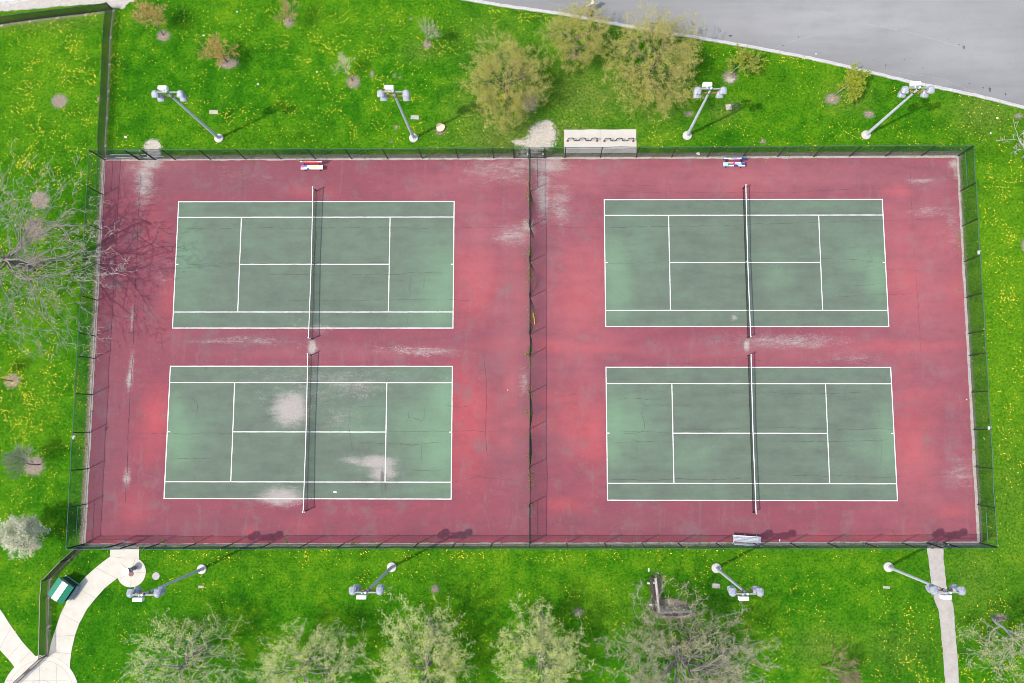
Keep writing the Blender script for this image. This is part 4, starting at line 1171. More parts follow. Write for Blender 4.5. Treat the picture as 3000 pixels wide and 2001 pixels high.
# ---------------------------------------------------------------- covers, lids, stump, grate
def slab_lid(label, px, py, w, d, rz=0, mat='lid', grp='small concrete lids near the light poles'):
    p = g(px, py)
    mb = MB().box((0, 0, .0), (w, d, .10), 0, 0, bev=.015).box((w * .3, 0, .052), (.05, .05, .006), 0, 1)
    tag(mb.build('utility_lid', [M[mat], M['joint']], loc=(p.x, p.y, .01)), label, 'utility cover', grp).rotation_euler = (0, 0, rz)
slab_lid('pale concrete lid left of the dandelions by the far left light pole', 626.5, 328.6, .75, .36)
slab_lid('grey concrete lid between the light pole and the tree stump', 1215.5, 344, .72, .36, R(-4), 'manhole')
slab_lid('square pale concrete lid in the dry grass near the bike rack light pole', 2134.5, 314.5, .50, .52, R(4))
slab_lid('small concrete lid in the grass below the fountain pad light pole', 589.5, 1719, .45, .2, 0)
slab_lid('small grey lid behind the budding tree by the wooden benches', 2098, 1716, .6, .36, R(-5), 'manhole')
slab_lid('tiny pale lid in the grass left of the straight grey path', 2596.5, 1720.5, .55, .18, R(-3))
p = g(457, 1687.5)
tag(MB().lathe([(.31, -.02), (.31, .02), (.28, .028), (.0, .03)], n=24).build('manhole_cover', M['manhole'], loc=(p.x, p.y, 0)), 'round grey manhole cover in the grass beside the fountain pad', 'manhole cover')
p = g(1729, 39)
c = thing('storm_drain', 'round cast iron storm drain grate at the edge of the road', 'drain', (p.x, p.y, .014))
MB().lathe([(.36, -.02), (.36, .008), (.31, .012), (.0, .006)], n=24).build('pit_plate', M['black'], c)
mb = MB()
for k in range(8):
    a = k * math.pi / 4; mb.box((.16 * math.cos(a), .16 * math.sin(a), .02), (.30, .035, .02), a)
mb.lathe([(.07, .010), (.07, .034), (.0, .034)], n=12)
for r0, r1 in ((.30, .36), (.17, .20)):
    vs = []
    for k in range(24):
        a = 2 * math.pi * k / 24; vs += [(r1 * math.cos(a), r1 * math.sin(a), .028), (r0 * math.cos(a), r0 * math.sin(a), .028)]
    mb.add(vs, [(2 * k, (2 * k + 2) % 48, (2 * k + 3) % 48, 2 * k + 1) for k in range(24)])
mb.build('grate', M['castiron'], c)
p = g(1291, 375.5)
c = thing('tree_stump', 'freshly cut pale tree stump in the grass behind the fence', 'stump', (p.x, p.y, 0))
mb = MB(); vs = []; nn = 18; rr = random.Random(8)
for z, r in ((-.05, .47), (.06, .42), (.22, .38)):
    for k in range(nn):
        a = 2 * math.pi * k / nn; q = r * (1 + .06 * math.sin(3 * a + 1) + .04 * math.sin(5 * a)); vs.append((q * math.cos(a), q * math.sin(a), z))
mb.add(vs, [(s * nn + k, s * nn + (k + 1) % nn, (s + 1) * nn + (k + 1) % nn, (s + 1) * nn + k) for s in range(2) for k in range(nn)])
mb.build('bark', M['bark_brown'], c)
MB().add([(v[0], v[1], .222) for v in vs[2 * nn:]], [tuple(range(nn))]).build('cut_face', M['stump'], c)

# ---------------------------------------------------------------- litter
LIT = [((982, 1441), .30, .14, 'white paper lying flat on the lower left court', ZS), ((1488, 1142.6), .10, .08, 'tiny white scrap on the red paint right of the left courts', ZS),
       ((695, 35), .16, .12, 'small white scrap on the grass near the far edge', 0), ((597, 104), .20, .14, 'white scrap beside the second orange sapling', 0),
       ((368.5, 402), .26, .26, 'pinkish lump in the grass near the single gate', 0), ((756, 247), .18, .14, 'white scrap on open grass between the two left light poles', 0),
       ((929, 211), .16, .12, 'pale blue white scrap in the grass left of the bare sapling', 0), ((2390, 158.5), .14, .12, 'white scrap at the edge of the road', .012),
       ((2783, 265), .18, .16, 'white scrap on the kerb right of the overhanging lamps', .12), ((2921.5, 346), .22, .14, 'white scrap on the far right grass', 0),
       ((2902, 390), .14, .16, 'small white scrap below another on the far right grass', 0), ((2044, 451), .34, .26, 'crumpled white bag against the back fence left of the blue bench', .03),
       ((1900.5, 1670), .13, .40, 'white tube lying in the grass off the end of a wooden bench', 0), ((2283.5, 1582), .12, .24, 'white strip by the near fence right of the white bench', ZS),
       ((2830.6, 1170.7), .10, .10, 'white scrap near the right end of the slab', ZS)]
for i, ((px, py), w, d, lab, z) in enumerate(LIT):
    p = g(px, py); r = random.Random(i); mb = MB(); n = 9; vs = [(0, 0, .07)]
    for k in range(n):
        a = 2 * math.pi * k / n; q = r.uniform(.75, 1.2); vs.append((w / 2 * q * math.cos(a), d / 2 * q * math.sin(a), r.uniform(.012, .05)))
    for k in range(n):
        a = 2 * math.pi * k / n; vs.append((vs[k + 1][0] * .9, vs[k + 1][1] * .9, .006))
    mb.add(vs, [(0, k + 1, (k + 1) % n + 1) for k in range(n)] + [(k + 1, n + k + 1, n + (k + 1) % n + 1, (k + 1) % n + 1) for k in range(n)])
    tag(mb.build('litter', M['litter_pink'] if 'pink' in lab else M['litter'], loc=(p.x, p.y, z + .01)), lab, 'litter', 'scraps of litter')

# ---------------------------------------------------------------- trees
class Tree:
    def __init__(s, seed):
        s.r = random.Random(seed); s.br = []; s.tw = []
    def grow(s, p, d, L, rad, lev, maxlev, par):
        r = s.r
        n = par['segs'][min(lev, len(par['segs']) - 1)]
        pts = [p.copy()]; dd = d.normalized()
        crook = par['crook']; up = par['up']
        for i in range(n):
            dd = (dd + Vector((r.gauss(0, crook), r.gauss(0, crook), r.gauss(0, crook) + up * (1 if lev else .3)))).normalized()
            p = p + dd * (L / n); pts.append(p.copy())
        tip = par['tip'] if lev < maxlev else .6
        rads = [max(par['minr'], rad * (1 - (1 - tip) * i / n)) for i in range(n + 1)]
        (s.br if lev < par['split'] else s.tw).append((pts, rads, lev))
        if lev >= maxlev: return
        k = par['kids'][min(lev, len(par['kids']) - 1)]
        k = max(1, int(round(k * r.uniform(.8, 1.2))))
        st = par['start'] if lev == 0 else .22
        ph = r.uniform(0, 6.28)
        for j in range(k):
            f = st + (1 - st) * ((j + r.uniform(.1, .9)) / k)
            x = f * n; i = min(int(x), n - 1)
            q = pts[i].lerp(pts[i + 1], x - i)
            t = (pts[i + 1] - pts[i]).normalized()
            ff = (f - st) / (1 - st + 1e-6)
            ang = par['ang'][min(lev, len(par['ang']) - 1)] * (r.uniform(.7, 1.25) if lev else (1.3 - .8 * ff) * r.uniform(.88, 1.12))
            az = ph + j * 2.4 + r.uniform(-.5, .5)
            o = t.orthogonal().normalized(); w = t.cross(o)
            nd = t * math.cos(ang) + (o * math.cos(az) + w * math.sin(az)) * math.sin(ang)
            if lev == 0: ln_ = L * par['limb'] * (1.05 - .5 * ff ** 1.5) * r.uniform(.85, 1.12)
            else: ln_ = L * par['ratio'] * (1.1 - .5 * f) * r.uniform(.75, 1.25)
            s.grow(q, nd, ln_, rads[i] * par['rr'] * r.uniform(.8, 1.1), lev + 1, maxlev, par)

def tree(name, label, base, H, RX, seed, maxlev=3, barkm='bark_grey', twigm='twig_grey', leafm=None, leaves=0, leafsize=.07, trunk_r=.14, shift=(0, 0), group=None, squash=1.0, along=(.2, 1.0), **kw):
    par = dict(segs=[5, 6, 5, 4], crook=.16, up=.10, kids=[9, 7, 6, 5], start=.28, ang=[.95, .75, .7, .7], limb=.75, ratio=.62, rr=.55, tip=.35, minr=.010, split=2)
    par.update(kw)
    T = Tree(seed)
    T.grow(Vector((0, 0, -.05)), Vector((.02, .03, 1)), H * .72, trunk_r, 0, maxlev, par)
    allp = np.array([p for b in T.br + T.tw for p in b[0]])
    rad = np.hypot(allp[:, 0] - allp[:, 0].mean() * 0, allp[:, 1])
    sx = RX / np.percentile(rad, 93); sz = H / allp[:, 2].max()
    def tf(p):
        k = min(1, max(0, p.z * sz / (H * .35)))
        return Vector((p.x * sx + shift[0] * k, p.y * sx * squash + shift[1] * k, p.z * sz))
    px, py = base
    gp = g(px, py)
    c = thing(name, label, 'tree', (gp.x, gp.y, 0), 0, group)
    tr = MB(); cr = MB()
    for pts, rads, lev in T.br: tr.tube([tf(p) for p in pts], rads, 7 if lev == 0 else 5)
    for pts, rads, lev in T.tw: cr.tube([tf(p) for p in pts], rads, 3, 0, caps=False)
    r = T.r
    tw = T.tw if T.tw else T.br
    mats = [M[twigm]]
    if leafm:
        mats.append(M[leafm])
        lens = [len(t[0]) for t in tw]
        for _ in range(leaves):
            pts, _r, lev = tw[r.randrange(len(tw))]
            f = r.uniform(*along) * (len(pts) - 1); i = min(int(f), len(pts) - 2)
            p = tf(pts[i].lerp(pts[i + 1], f - i)) + Vector((r.gauss(0, .05), r.gauss(0, .05), r.gauss(0, .05)))
            sz_ = leafsize * r.uniform(.6, 1.3)
            n = Vector((r.gauss(0, .7), r.gauss(0, .7), r.gauss(.6, .6))).normalized()
            u = n.orthogonal().normalized(); a = r.uniform(0, 6.28); v = n.cross(u)
            u, v = u * math.cos(a) + v * math.sin(a), v * math.cos(a) - u * math.sin(a)
            cr.add([p - u * sz_, p + v * sz_ * .5, p + u * sz_, p - v * sz_ * .5], [(0, 1, 2, 3)], 1)
    tr.build('trunk', M[barkm], c, smooth=True)
    cr.build('crown', mats, c)
    return c
sap = dict(segs=[4, 4, 3], kids=[14, 7, 5], ang=[.65, .6, .6], limb=.8, start=.3, crook=.12, minr=.008, trunk_r=.05, split=1, maxlev=2)
sap3 = dict(sap, maxlev=3, kids=[12, 6, 4, 3])
tree('sapling', 'orange budded sapling nearest the picket fence corner', (479, 104), 3.5, 1.55, 21, leafm='leaf_orange', leaves=2200, leafsize=.05, twigm='twig_brown', barkm='bark_dark', shift=(-.3, .25), **sap3)
tree('sapling', 'orange budded sapling leaning over its pale mulch ring', (666, 182), 3.0, 1.45, 22, leafm='leaf_orange', leaves=2400, leafsize=.05, twigm='twig_brown', barkm='bark_dark', shift=(-.3, .2), **sap3)
tree('sapling', 'thin brownish sapling cut by the far edge of the photo', (849, 62), 3.4, 1.3, 23, leafm='leaf_orange', leaves=700, leafsize=.045, twigm='twig_olive', barkm='bark_grey', **sap3)
tree('sapling', 'nearly bare thin sapling standing in dandelions', (1252, 125), 3.6, 1.15, 24, leafm='leaf_pale', leaves=350, leafsize=.04, twigm='twig_grey', barkm='bark_grey', **sap3)
tree('sapling', 'pale bare sapling with dense upright twigs, left of a light pole', (1034, 237), 3.0, 1.1, 25, leafm='leaf_pale', leaves=700, leafsize=.04, twigm='twig_pale', barkm='bark_grey', shift=(-.35, .2), **sap3)
def crown_tree(name, label, cpx, rpx, zc, rz, N, seed, base=None, barkm='bark_grey', twigm='twig_grey', leafm=None, perleaf=6, leafsize=.045, trunk_r=.15, limbs=10, subs=5,
               twig_r=.010, wob=.16, spurs=2, reach=9, rag=.2, group=None, limb_z=.0, extra=(), low=-.75, gap=-.22):
    """limbs first, then twigs that grow out to fill the crown evenly"""
    r = random.Random(seed); ng = np.random.default_rng(seed)
    cc = g(cpx[0], cpx[1], zc)
    if base is None: bx_, by_ = cc.x, cc.y
    else:
        q = g(*base); bx_, by_ = q.x, q.y
    k = (CAM[2] - zc) / FPX
    rx_, ry_ = rpx[0] * k, rpx[1] * k
    C_ = Vector((cc.x - bx_, cc.y - by_, zc))
    c = thing(name, label, 'tree', (bx_, by_, 0), 0, group)
    def rad(d):
        return 1 + rag * 1.1 * mnoise.noise(d * 1.5 + Vector((seed * 7.7, 0, 0))) + rag * 1.0 * mnoise.noise(d * 3.6 + Vector((0, seed * 5.3, 0))) + rag * .5 * mnoise.noise(d * 8 + Vector((0, 0, seed * 3.3)))
    def ep(d, f): return C_ + Vector((d.x * rx_, d.y * ry_, d.z * rz)) * (rad(d) * f)
    nodes = []
    tr = MB(); cr = MB()
    def path(a, b, n, w, bow):
        pts = [a]; L = (b - a).length
        o = Vector((r.gauss(0, 1), r.gauss(0, 1), r.gauss(0, 1))) * L * w; h = Vector((0, 0, bow * L))
        j = Vector((0, 0, 0))
        for i in range(1, n + 1):
            t = i / n; e = 4 * t * (1 - t)
            j = j * .6 + Vector((r.gauss(0, 1), r.gauss(0, 1), r.gauss(0, 1))) * L * w * .28
            pts.append(a.lerp(b, t) + (o + h) * e * .5 + (j if i < n else j * .5))
        return pts
    ztop = zc - rz * .35
    fork = Vector((C_.x * .35, C_.y * .35, ztop))
    tp = path(Vector((0, 0, -.05)), fork, 5, .04, 0)
    tr.tube(tp, [trunk_r * (1 - .45 * i / 5) for i in range(6)], 8)
    lead = path(fork, ep(Vector((0, 0, 1)), .75), 5, .08, 0)
    tr.tube(lead, [trunk_r * .5 * (1 - .75 * i / 5) for i in range(6)], 6)
    nodes += lead
    axis = tp[2:] + lead[:3]
    dirs = []
    for i in range(limbs):
        az = i * 2.39996 + r.uniform(-.3, .3); el = r.uniform(-.35, .75)
        dirs.append((Vector((math.cos(az) * math.cos(el), math.sin(az) * math.cos(el), math.sin(el))), r.uniform(.55, .85)))
    for e in extra: dirs.append((Vector(e[:3]).normalized(), e[3]))
    for d, f in dirs:
        st = axis[min(len(axis) - 1, max(0, int((d.z + .5) * len(axis) * .7)))]
        en = ep(d, f); lr = trunk_r * r.uniform(.26, .42)
        pts = path(st, en, 7, .09, .12)
        tr.tube(pts, [max(.013, lr * (1 - .8 * i / 7)) for i in range(8)], 6); nodes += pts[2:]
        for s_ in range(subs):
            i = r.randint(2, 6)
            d2 = (d + Vector((r.gauss(0, .5), r.gauss(0, .5), r.gauss(.05, .4)))).normalized()
            p2 = path(pts[i], ep(d2, r.uniform(.6, .92)), 5, .12, .08)
            tr.tube(p2, [max(.011, lr * .42 * (1 - .75 * q / 5)) for q in range(6)], 4); nodes += p2[1:]
    V_ = ng.normal(size=(N, 3)); V_ /= np.linalg.norm(V_, axis=1)[:, None]
    V_ = V_[V_[:, 2] > low]
    fr = ng.uniform(.25, 1, len(V_)) ** .42
    att = sorted(((ep(Vector(v), f), f) for v, f in zip(V_.tolist(), fr.tolist())), key=lambda q: (q[0] - fork).length)
    cap = len(nodes) + len(att) * 3 + 8
    ARR = np.full((cap, 3), 1e6); nn = len(nodes); ARR[:nn] = [tuple(p) for p in nodes]
    mats = [M[twigm]] + ([M[leafm]] if leafm else [])
    def leaf(p, sz):
        nrm = Vector((r.gauss(0, .7), r.gauss(0, .7), r.gauss(.6, .6))).normalized()
        u = nrm.orthogonal().normalized(); a = r.uniform(0, 6.28); v = nrm.cross(u)
        u, v = u * math.cos(a) + v * math.sin(a), v * math.cos(a) - u * math.sin(a)
        cr.add([p - u * sz, p + v * sz * .55, p + u * sz, p - v * sz * .55], [(0, 1, 2, 3)], 1)
    for p, f in att:
        if f < .97 and mnoise.noise(p * .85 + Vector((seed * 3.1, 0, 0))) < gap: continue
        d2 = ((ARR[:nn] - np.array(p)) ** 2).sum(1)
        # attach behind the tip as seen from the fork, so twigs run outwards
        out = ((ARR[:nn] - np.array(fork)) ** 2).sum(1) > (p - fork).length_squared * .92
        d2 = d2 + out * 4
        i = int(d2.argmin()); a = Vector(ARR[i])
        if (p - a).length > reach or (p - a).length < .05: continue
        pts = path(a, p, 3, wob, .06)
        cr.tube(pts, [twig_r * 1.5, twig_r * 1.2, twig_r, twig_r * .7], 3, 0, caps=False)
        for q in pts[1:3]:
            if nn < cap: ARR[nn] = tuple(q); nn += 1
        tips = [pts]
        for _ in range(spurs):
            t = r.uniform(.3, .95) * 3; j = min(2, int(t)); q = pts[j].lerp(pts[j + 1], t - j)
            d = (p - a).normalized() + Vector((r.gauss(0, .8), r.gauss(0, .8), r.gauss(.15, .7)))
            L = r.uniform(.12, .38) * (.6 + .4 * min(1.5, (p - a).length))
            e = q + d.normalized() * L
            sp = [q, q.lerp(e, .5) + Vector((r.gauss(0, .1), r.gauss(0, .1), r.gauss(0, .1))) * L, e]
            cr.tube(sp, [twig_r, twig_r * .85, twig_r * .6], 3, 0, caps=False); tips.append(sp)
        if leafm:
            m_ = perleaf * (.5 + f * .7)
            for _ in range(int(m_) + (1 if r.random() < m_ % 1 else 0)):
                tt = tips[r.randrange(len(tips))]; t = r.uniform(.35, 1) * (len(tt) - 1); j = min(len(tt) - 2, int(t))
                leaf(tt[j].lerp(tt[j + 1], t - j) + Vector((r.gauss(0, .11), r.gauss(0, .11), r.gauss(0, .08))), leafsize * r.uniform(.6, 1.35))
    tr.build('trunk', M[barkm], c, smooth=True)
    cr.build('crown', mats, c)
    return c
GB = 'yellow green budding trees by the road'
yk = dict(barkm='bark_dark', twigm='twig_olive', leafm='leaf_yellow', group=GB, leafsize=.044, twig_r=.006, rag=.38, gap=-.2)
crown_tree('budding_tree', 'broad yellow green budding tree left of the sandy patch by the gates', (1482, 236), (120, 128), 3.4, 2.6, 3000, 31, trunk_r=.17, limbs=12, perleaf=12, **yk)
crown_tree('budding_tree', 'yellow green budding tree with a bare soil ring, middle of three', (1690, 106), (97, 94), 3.2, 2.5, 1500, 32, base=(1684, 163), trunk_r=.13, limbs=9, perleaf=12, **yk)
crown_tree('budding_tree', 'widest yellow green budding tree, reaching over the road kerb', (1916, 184), (138, 158), 3.7, 3.0, 3300, 33, trunk_r=.18, limbs=13, perleaf=12, **yk)
sm = dict(segs=[4, 5, 4, 3], kids=[10, 7, 5, 4], maxlev=3, split=1, leafm='leaf_lime', twigm='twig_olive', barkm='bark_grey', trunk_r=.05, minr=.007)
tree('young_tree', 'small lime green tree above a bare soil ring, right of the widest budding tree', (2141, 220), 3.0, 1.45, 41, leaves=5000, leafsize=.05, shift=(.55, .55), **sm)
tree('young_tree', 'small round lime green bush tree near the overhanging lamps', (2440, 283), 2.4, 1.4, 42, leaves=7000, leafsize=.055, shift=(.9, .65), **sm)
bare = dict(segs=[5, 8, 6, 5, 3], crook=.22)
crown_tree('bare_tree', 'large bare grey tree spreading over the left fence', (30, 772), (305, 245), 5.4, 3.2, 4300, 51, base=(95, 786), barkm='bark_grey', twigm='twig_grey', trunk_r=.27, limbs=12, subs=7, twig_r=.0080, wob=.22, spurs=4, rag=.5, extra=((1, .1, .1, .9), (.9, -.5, .1, .9), (.8, .5, .2, .85), (.5, -.9, 0, .9)), low=-.5, leafm='leaf_olive', perleaf=.5, leafsize=.03)
tree('bare_tree', 'bare pale tree cut by the right edge near the road corner', (2992, 462), 4.2, 2.2, 52, maxlev=4, barkm='bark_pale', twigm='twig_pale', trunk_r=.09, kids=[7, 5, 4, 3, 2], minr=.010, **bare)
tree('bare_tree', 'pale bare tree beside the grey path, reaching out of the right edge', (2905, 1806), 6.5, 4.2, 53, maxlev=4, barkm='bark_pale', twigm='twig_grey', trunk_r=.13, kids=[8, 7, 6, 5, 2], leafm='leaf_pale', leaves=4500, leafsize=.04, shift=(1.2, -.1), minr=.009, **bare)
tree('small_bare_tree', 'small bare grey tree leaning over a round mulch bed', (117, 1361), 3.4, 1.5, 54, maxlev=3, barkm='bark_dark', twigm='twig_grey', trunk_r=.055, kids=[18, 8, 6, 4], ang=[.55, .5, .5], split=1, start=.35, minr=.008, shift=(-.4, 0))
tree('small_bare_tree', 'small bare tree whose mulch bed touches the left edge', (38, 1117), 3.4, 1.3, 55, maxlev=3, barkm='bark_dark', twigm='twig_grey', trunk_r=.05, kids=[12, 6, 5, 3], ang=[.5, .5, .5], split=1, start=.6, minr=.008, shift=(-1.2, 0))
tree('small_bare_tree', 'thin reddish bare tree at the bottom edge, left of the grey path', (2408, 1949), 3.8, 2.0, 56, maxlev=4, barkm='bark_brown', twigm='twig_brown', trunk_r=.07, kids=[9, 6, 5, 4, 2], leafm='leaf_olive', leaves=900, leafsize=.035, minr=.008, **bare)
crown_tree('blossom_tree', 'white blossoming tree at the left edge below the courts', (58, 1565), (66, 50), 2.8, 1.5, 800, 57, base=(98, 1598), barkm='bark_dark', twigm='twig_brown', leafm='blossom', perleaf=15, leafsize=.055, trunk_r=.11, limbs=8, twig_r=.007, rag=.45, gap=-.3)
GR = 'pale budding trees along the near edge'
rw = dict(barkm='bark_grey', twigm='twig_pale', leafm='leaf_pale', group=GR, leafsize=.05, twig_r=.0062, rag=.55, gap=-.10, spurs=3, wob=.18, subs=6)
crown_tree('budding_tree', 'sparse pale budding tree with long bare limbs, nearest the white path', (528, 1942), (155, 140), 3.6, 3.0, 1700, 61, base=(585, 1909), trunk_r=.18, limbs=11, perleaf=5.5, extra=((1, .25, .1, 1.1), (.55, .9, .2, 1.15)), **rw)
crown_tree('budding_tree', 'pale budding tree along the near edge, left of the tallest twiggy one', (892, 1966), (138, 138), 3.7, 3.0, 2100, 62, base=(907, 1931), trunk_r=.17, limbs=11, perleaf=9, extra=((1, .25, .1, 1.05),), **rw)
crown_tree('budding_tree', 'full pale green budding tree below the lower left court, at its right end', (1243, 1962), (142, 158), 3.9, 3.2, 2600, 63, base=(1258, 1941), trunk_r=.18, limbs=12, perleaf=12.5, extra=((.1, 1, .2, 1.05),), **rw)
crown_tree('budding_tree', 'pale green budding tree just left of the lime patch of grass', (1584, 1950), (122, 162), 3.8, 3.2, 2400, 64, trunk_r=.17, limbs=12, perleaf=12.5, extra=((0, 1, .2, 1.02),), **rw)
crown_tree('budding_tree', 'largest greyish budding tree, beside the wooden benches', (2008, 1950), (215, 180), 4.4, 3.8, 3200, 65, base=(1972, 1895), trunk_r=.26, limbs=13, perleaf=7, extra=((1, .4, .1, 1.15), (.2, 1, .2, 1.05)), **dict(rw, leafm='leaf_olive', twigm='twig_grey', twig_r=.0085, spurs=4))

# ---------------------------------------------------------------- dandelions, grass tufts and weeds
from mathutils.geometry import intersect_point_tri_2d
def inside_poly(x, y, poly):
    c = False; n = len(poly); j = n - 1
    for i in range(n):
        xi, yi = poly[i]; xj, yj = poly[j]
        if ((yi > y) != (yj > y)) and (x < (xj - xi) * (y - yi) / (yj - yi + 1e-12) + xi): c = not c
        j = i
    return c
hard = [path_poly, bp, poly_px([C1(*p) for p in gl + gr[::-1]]), poly_px([(1650, 377), (1866, 377), (1866, 450), (1650, 450)]), poly_px([(-220, -80), (420, -80), (398, 4), (340, 28), (300, 16), (0, 36), (-220, 60)])]
road_poly = [tuple(p) for p in KP] + [(KP[-1].x + 10, 60), (KP[0].x - 10, 60)]
q = offset_quad(.3)
def lawn_ok(x, y):
    if inside_poly(x, y, q): return False
    if inside_poly(x, y, road_poly): return False
    if (x - pl0.x) ** 2 + (y - pl0.y) ** 2 < 3.2 ** 2 or (x - pc0.x) ** 2 + (y - pc0.y) ** 2 < 1.3 ** 2: return False
    return not any(inside_poly(x, y, h) for h in hard)
# how thick the dandelions stand, by pixel area
DD = [(150, 250, 190, 260, 1.0), (120, 480, 160, 120, 1.2), (80, 1150, 130, 260, 1.2), (60, 780, 140, 160, .8), (650, 60, 500, 70, .5), (1050, 120, 250, 90, .75), (1050, 330, 240, 90, .75), (740, 360, 160, 60, .6), (600, 240, 200, 90, .25),
      (1020, 230, 120, 60, .9), (1260, 140, 70, 40, 1.0), (846, 70, 40, 30, 1.1), (1600, 45, 300, 26, .9), (1360, 330, 60, 70, .5), (2300, 165, 300, 24, .9), (2700, 265, 260, 16, .9), (2130, 410, 260, 40, .5), (2600, 410, 240, 50, .45), (2480, 295, 60, 20, .6),
      (2880, 400, 60, 90, .5), (2950, 700, 60, 260, .9), (2970, 1050, 60, 200, .9), (2960, 1250, 60, 200, .5), (1000, 1630, 700, 20, .9), (1250, 1690, 260, 60, .35), (2050, 1615, 300, 14, .7), (2350, 1755, 130, 60, .5), (2680, 1900, 140, 130, .75), (2900, 1900, 120, 130, .8),
      (700, 1700, 200, 60, .2), (400, 1680, 260, 60, .2), (1620, 1750, 60, 60, .4), (1700, 1860, 130, 90, .5), (500, 1900, 300, 100, .25), (1380, 1850, 100, 100, .3), (2150, 1700, 180, 60, .3), (80, 1560, 160, 90, .25), (60, 1760, 90, 120, .18), (2250, 1900, 140, 100, .35), (1100, 1950, 300, 60, .3)]
def dens(xa, ya): return ell(xa, ya, DD)
cand = 340000
cx_ = rng.uniform(-16, 75, cand); cy_ = rng.uniform(-30, 30.5, cand)
dn = np.clip(dens(cx_, cy_), .05, 1.2)
rv = rng.uniform(0, 1, cand)
vs = []; fs = []
for i in range(cand):
    x, y = cx_[i], cy_[i]
    nz = mnoise.noise(Vector((x * .55, y * .55, 3.1))) + .7 * mnoise.noise(Vector((x * 1.7, y * 1.7, 9.4)))
    pr = dn[i] * max(0.02, .16 + 1.15 * nz)
    if rv[i] > pr * .72 or not lawn_ok(x, y): continue
    r = random.uniform(.020, .044); z = random.uniform(.04, .09); o = len(vs); t0 = random.uniform(0, 1)
    tx, ty = random.gauss(0, .25), random.gauss(0, .25)
    vs.append((x, y, z + r * .35))
    for k in range(6):
        a = t0 + k * math.pi / 3; dx, dy = r * math.cos(a), r * math.sin(a)
        vs.append((x + dx, y + dy, z + dx * tx + dy * ty))
    fs += [(o, o + 1 + k, o + 1 + (k + 1) % 6) for k in range(6)]
print('dandelions', len(fs) // 6)
dm = bpy.data.meshes.new('dandelions'); dm.from_pydata(vs, [], fs); dm.materials.append(M['dandelion'])
do = bpy.data.objects.new('dandelions', dm); COL.objects.link(do); struct(do, 'stuff')

# weeds along the slab edges and the dividing fence
wb = MB(); rnd = random.Random(77)
def weed(x, y, h, n):
    for k in range(n):
        a = rnd.uniform(0, 6.28); l = h * rnd.uniform(.6, 1.2); w = .018 * rnd.uniform(.7, 1.5)
        d = Vector((math.cos(a), math.sin(a), 0)); p = Vector((x, y, .02)); q_ = p + d * l * .8 + Vector((0, 0, l * .7)); n_ = Vector((-d.y, d.x, 0)) * w
        wb.add([p - n_, p + n_, q_ + n_ * .6, q_ - n_ * .6], [(0, 1, 2, 3)])
for a, b, cnt, wdt in ((FC['MT'], FC['MB'], 420, .16), (FC['TL'], FC['TR'], 260, .22), (FC['BL'], FC['BR'], 420, .30), (FC['TR'], FC['BR'], 160, .35), (FC['TL'], FC['BL'], 110, .3)):
    A_, B_ = Vector(a), Vector(b)
    for i in range(cnt):
        t = rnd.random()
        if mnoise.noise(Vector((t * 30, wdt * 50, 1))) < -.05: continue
        p = A_.lerp(B_, t); dd_ = (B_ - A_).normalized(); n_ = Vector((-dd_.y, dd_.x))
        s_ = rnd.gauss(0, wdt)
        weed(p.x + n_.x * s_, p.y + n_.y * s_, rnd.uniform(.06, .16), 5)
struct(wb.build('weeds', M['weed']), 'stuff')

# ---------------------------------------------------------------- person jogging on the road
pp0 = g(1731, 27)
c = thing('person', 'person in white shirt and green shorts striding along the road', 'person', (pp0.x, pp0.y, .012), 0)
def skin_obj(name, verts, edges, rads, mat, parent, sub=2, root=0):
    me = bpy.data.meshes.new(name); me.from_pydata(verts, edges, []); me.materials.append(mat)
    o = bpy.data.objects.new(name, me); COL.objects.link(o); o.parent = parent
    sk = o.modifiers.new('skin', 'SKIN'); sk.use_smooth_shade = True
    if not me.skin_vertices: me.skin_vertices.new(name='')
    for i, r_ in enumerate(rads):
        me.skin_vertices[0].data[i].radius = (r_, r_); me.skin_vertices[0].data[i].use_root = (i == root)
    o.modifiers.new('sub', 'SUBSURF').levels = sub; o.modifiers['sub'].render_levels = sub
    return o
# facing +x, mid stride; metres above the road
J = {'pelvis': (0, 0, .90, .125), 'waist': (.03, 0, 1.05, .115), 'chest': (.08, 0, 1.26, .135), 'neck': (.12, 0, 1.42, .055), 'head0': (.15, 0, 1.50, .075), 'head1': (.17, 0, 1.60, .095), 'crown': (.17, 0, 1.68, .07),
     'hipR': (.02, -.10, .86, .09), 'kneeR': (.24, -.11, .50, .062), 'ankR': (.27, -.11, .10, .042), 'toeR': (.42, -.12, .04, .035),
     'hipL': (-.02, .10, .86, .09), 'kneeL': (-.16, .10, .50, .062), 'ankL': (-.50, .10, .34, .042), 'toeL': (-.56, .10, .20, .035),
     'shR': (.07, -.19, 1.36, .06), 'elR': (-.14, -.25, 1.14, .045), 'wrR': (.06, -.22, 1.00, .032), 'shL': (.09, .19, 1.36, .06), 'elL': (.16, .25, 1.10, .045), 'wrL': (.37, .18, 1.20, .032)}
E_ = [('pelvis', 'waist'), ('waist', 'chest'), ('chest', 'neck'), ('neck', 'head0'), ('head0', 'head1'), ('head1', 'crown'), ('pelvis', 'hipR'), ('hipR', 'kneeR'), ('kneeR', 'ankR'), ('ankR', 'toeR'),
      ('pelvis', 'hipL'), ('hipL', 'kneeL'), ('kneeL', 'ankL'), ('ankL', 'toeL'), ('chest', 'shR'), ('shR', 'elR'), ('elR', 'wrR'), ('chest', 'shL'), ('shL', 'elL'), ('elL', 'wrL')]
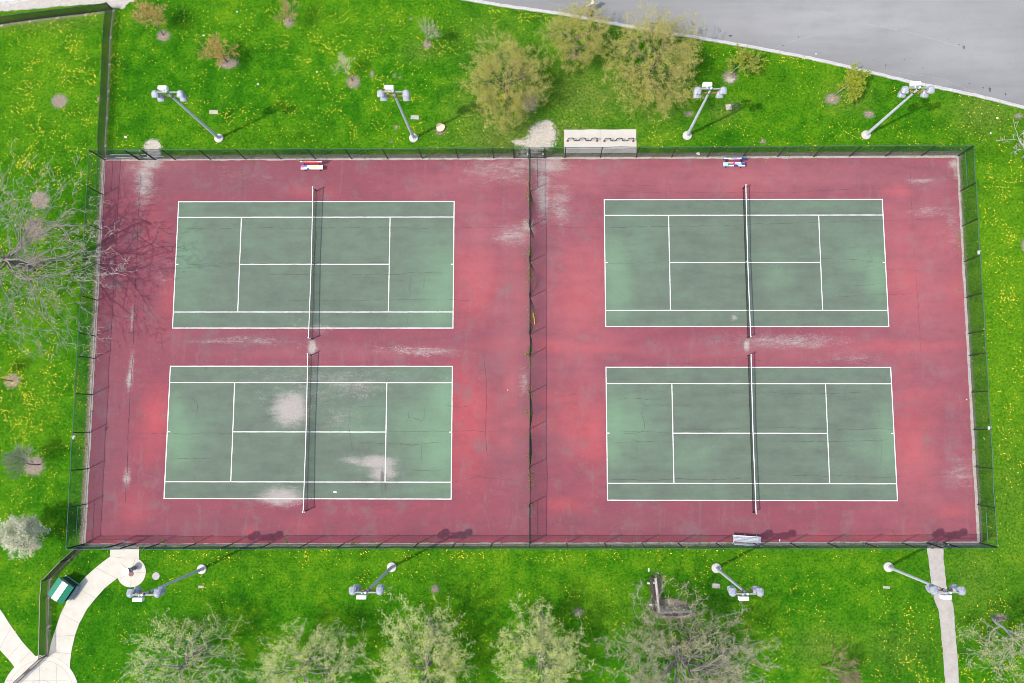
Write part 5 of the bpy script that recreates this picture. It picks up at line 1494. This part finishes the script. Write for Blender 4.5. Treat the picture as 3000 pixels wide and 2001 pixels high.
for sd in ('R', 'L'):
    w = Vector(J['wr' + sd][:3]); e = Vector(J['el' + sd][:3]); d = (w - e).normalized(); s_ = -1 if sd == 'R' else 1
    up_ = Vector((0, 0, 1)); up_ = (up_ - d * up_.dot(d)).normalized()
    pm_ = w + d * .06; J['palm' + sd] = (*pm_, .030); E_.append(('wr' + sd, 'palm' + sd))
    for k, (o_, l_) in enumerate(((-.027, .060), (-.009, .072), (.009, .068), (.027, .052))):
        a_ = pm_ + d * .03 + up_ * o_; b_ = a_ + d * l_ * .6; c_ = b_ + (d * .5 + Vector((0, -s_, 0)) * .8).normalized() * l_ * .5
        for q_, v_ in (('a', a_), ('b', b_), ('c', c_)): J[f'f{sd}{k}{q_}'] = (*v_, .009)
        E_ += [('palm' + sd, f'f{sd}{k}a'), (f'f{sd}{k}a', f'f{sd}{k}b'), (f'f{sd}{k}b', f'f{sd}{k}c')]
    t1 = pm_ + up_ * .035 - d * .01; t2 = t1 + (up_ * .6 + d * .8).normalized() * .045
    J['t1' + sd] = (*t1, .011); J['t2' + sd] = (*t2, .009); E_ += [('palm' + sd, 't1' + sd), ('t1' + sd, 't2' + sd)]
names = list(J)
skin_obj('body', [J[k][:3] for k in names], [(names.index(a), names.index(b)) for a, b in E_], [J[k][3] for k in names], M['skin'], c, 1)
def garment(name, keys, edges, mat, grow):
    skin_obj(name, [J[k][:3] if isinstance(k, str) else k[:3] for k in keys], edges, [(J[k][3] if isinstance(k, str) else k[3]) + grow for k in keys], mat, c, 1)
mid = lambda a, b, t, r: tuple(J[a][i] + (J[b][i] - J[a][i]) * t for i in range(3)) + (r,)
garment('shirt', [(.01, 0, .97, .12), 'waist', 'chest', (.11, 0, 1.38, .07), 'shR', mid('shR', 'elR', .6, .05), 'shL', mid('shL', 'elL', .6, .05)], [(0, 1), (1, 2), (2, 3), (2, 4), (4, 5), (2, 6), (6, 7)], M['shirt'], .022)
garment('shorts', [(.0, 0, .96, .115), 'pelvis', 'hipR', mid('hipR', 'kneeR', .7, .08), 'hipL', mid('hipL', 'kneeL', .7, .08)], [(0, 1), (1, 2), (2, 3), (1, 4), (4, 5)], M['shorts'], .026)
for sd in ('R', 'L'):
    garment('shoe', ['ank' + sd, 'toe' + sd], [(0, 1)], M['shoe'], .018)
MB().lathe([(.0, .095), (.06, .085), (.095, .03), (.10, -.02), (.085, -.05)][::-1], (.155, 0, 1.65), 14).build('hair', M['hair'], c, smooth=True)
fb = MB()
for s_ in (-1, 1): fb.lathe([(.0, -.012), (.012, 0), (.0, .012)], (.262, s_ * .035, 1.60), 8)
fb.build('eye', M['hair'], c)
MB().lathe([(.016, -.02), (.012, .0), (.004, .03)], (.265, 0, 1.565), 8).build('nose', M['skin'], c)
MB().box((.245, 0, 1.525), (.012, .045, .012)).build('mouth', M['litter_pink'], c)
for s_ in (-1, 1): MB().lathe([(.0, -.035), (.018, 0), (.0, .035)], (.165, s_ * .098, 1.585), 8).build('ear', M['skin'], c)
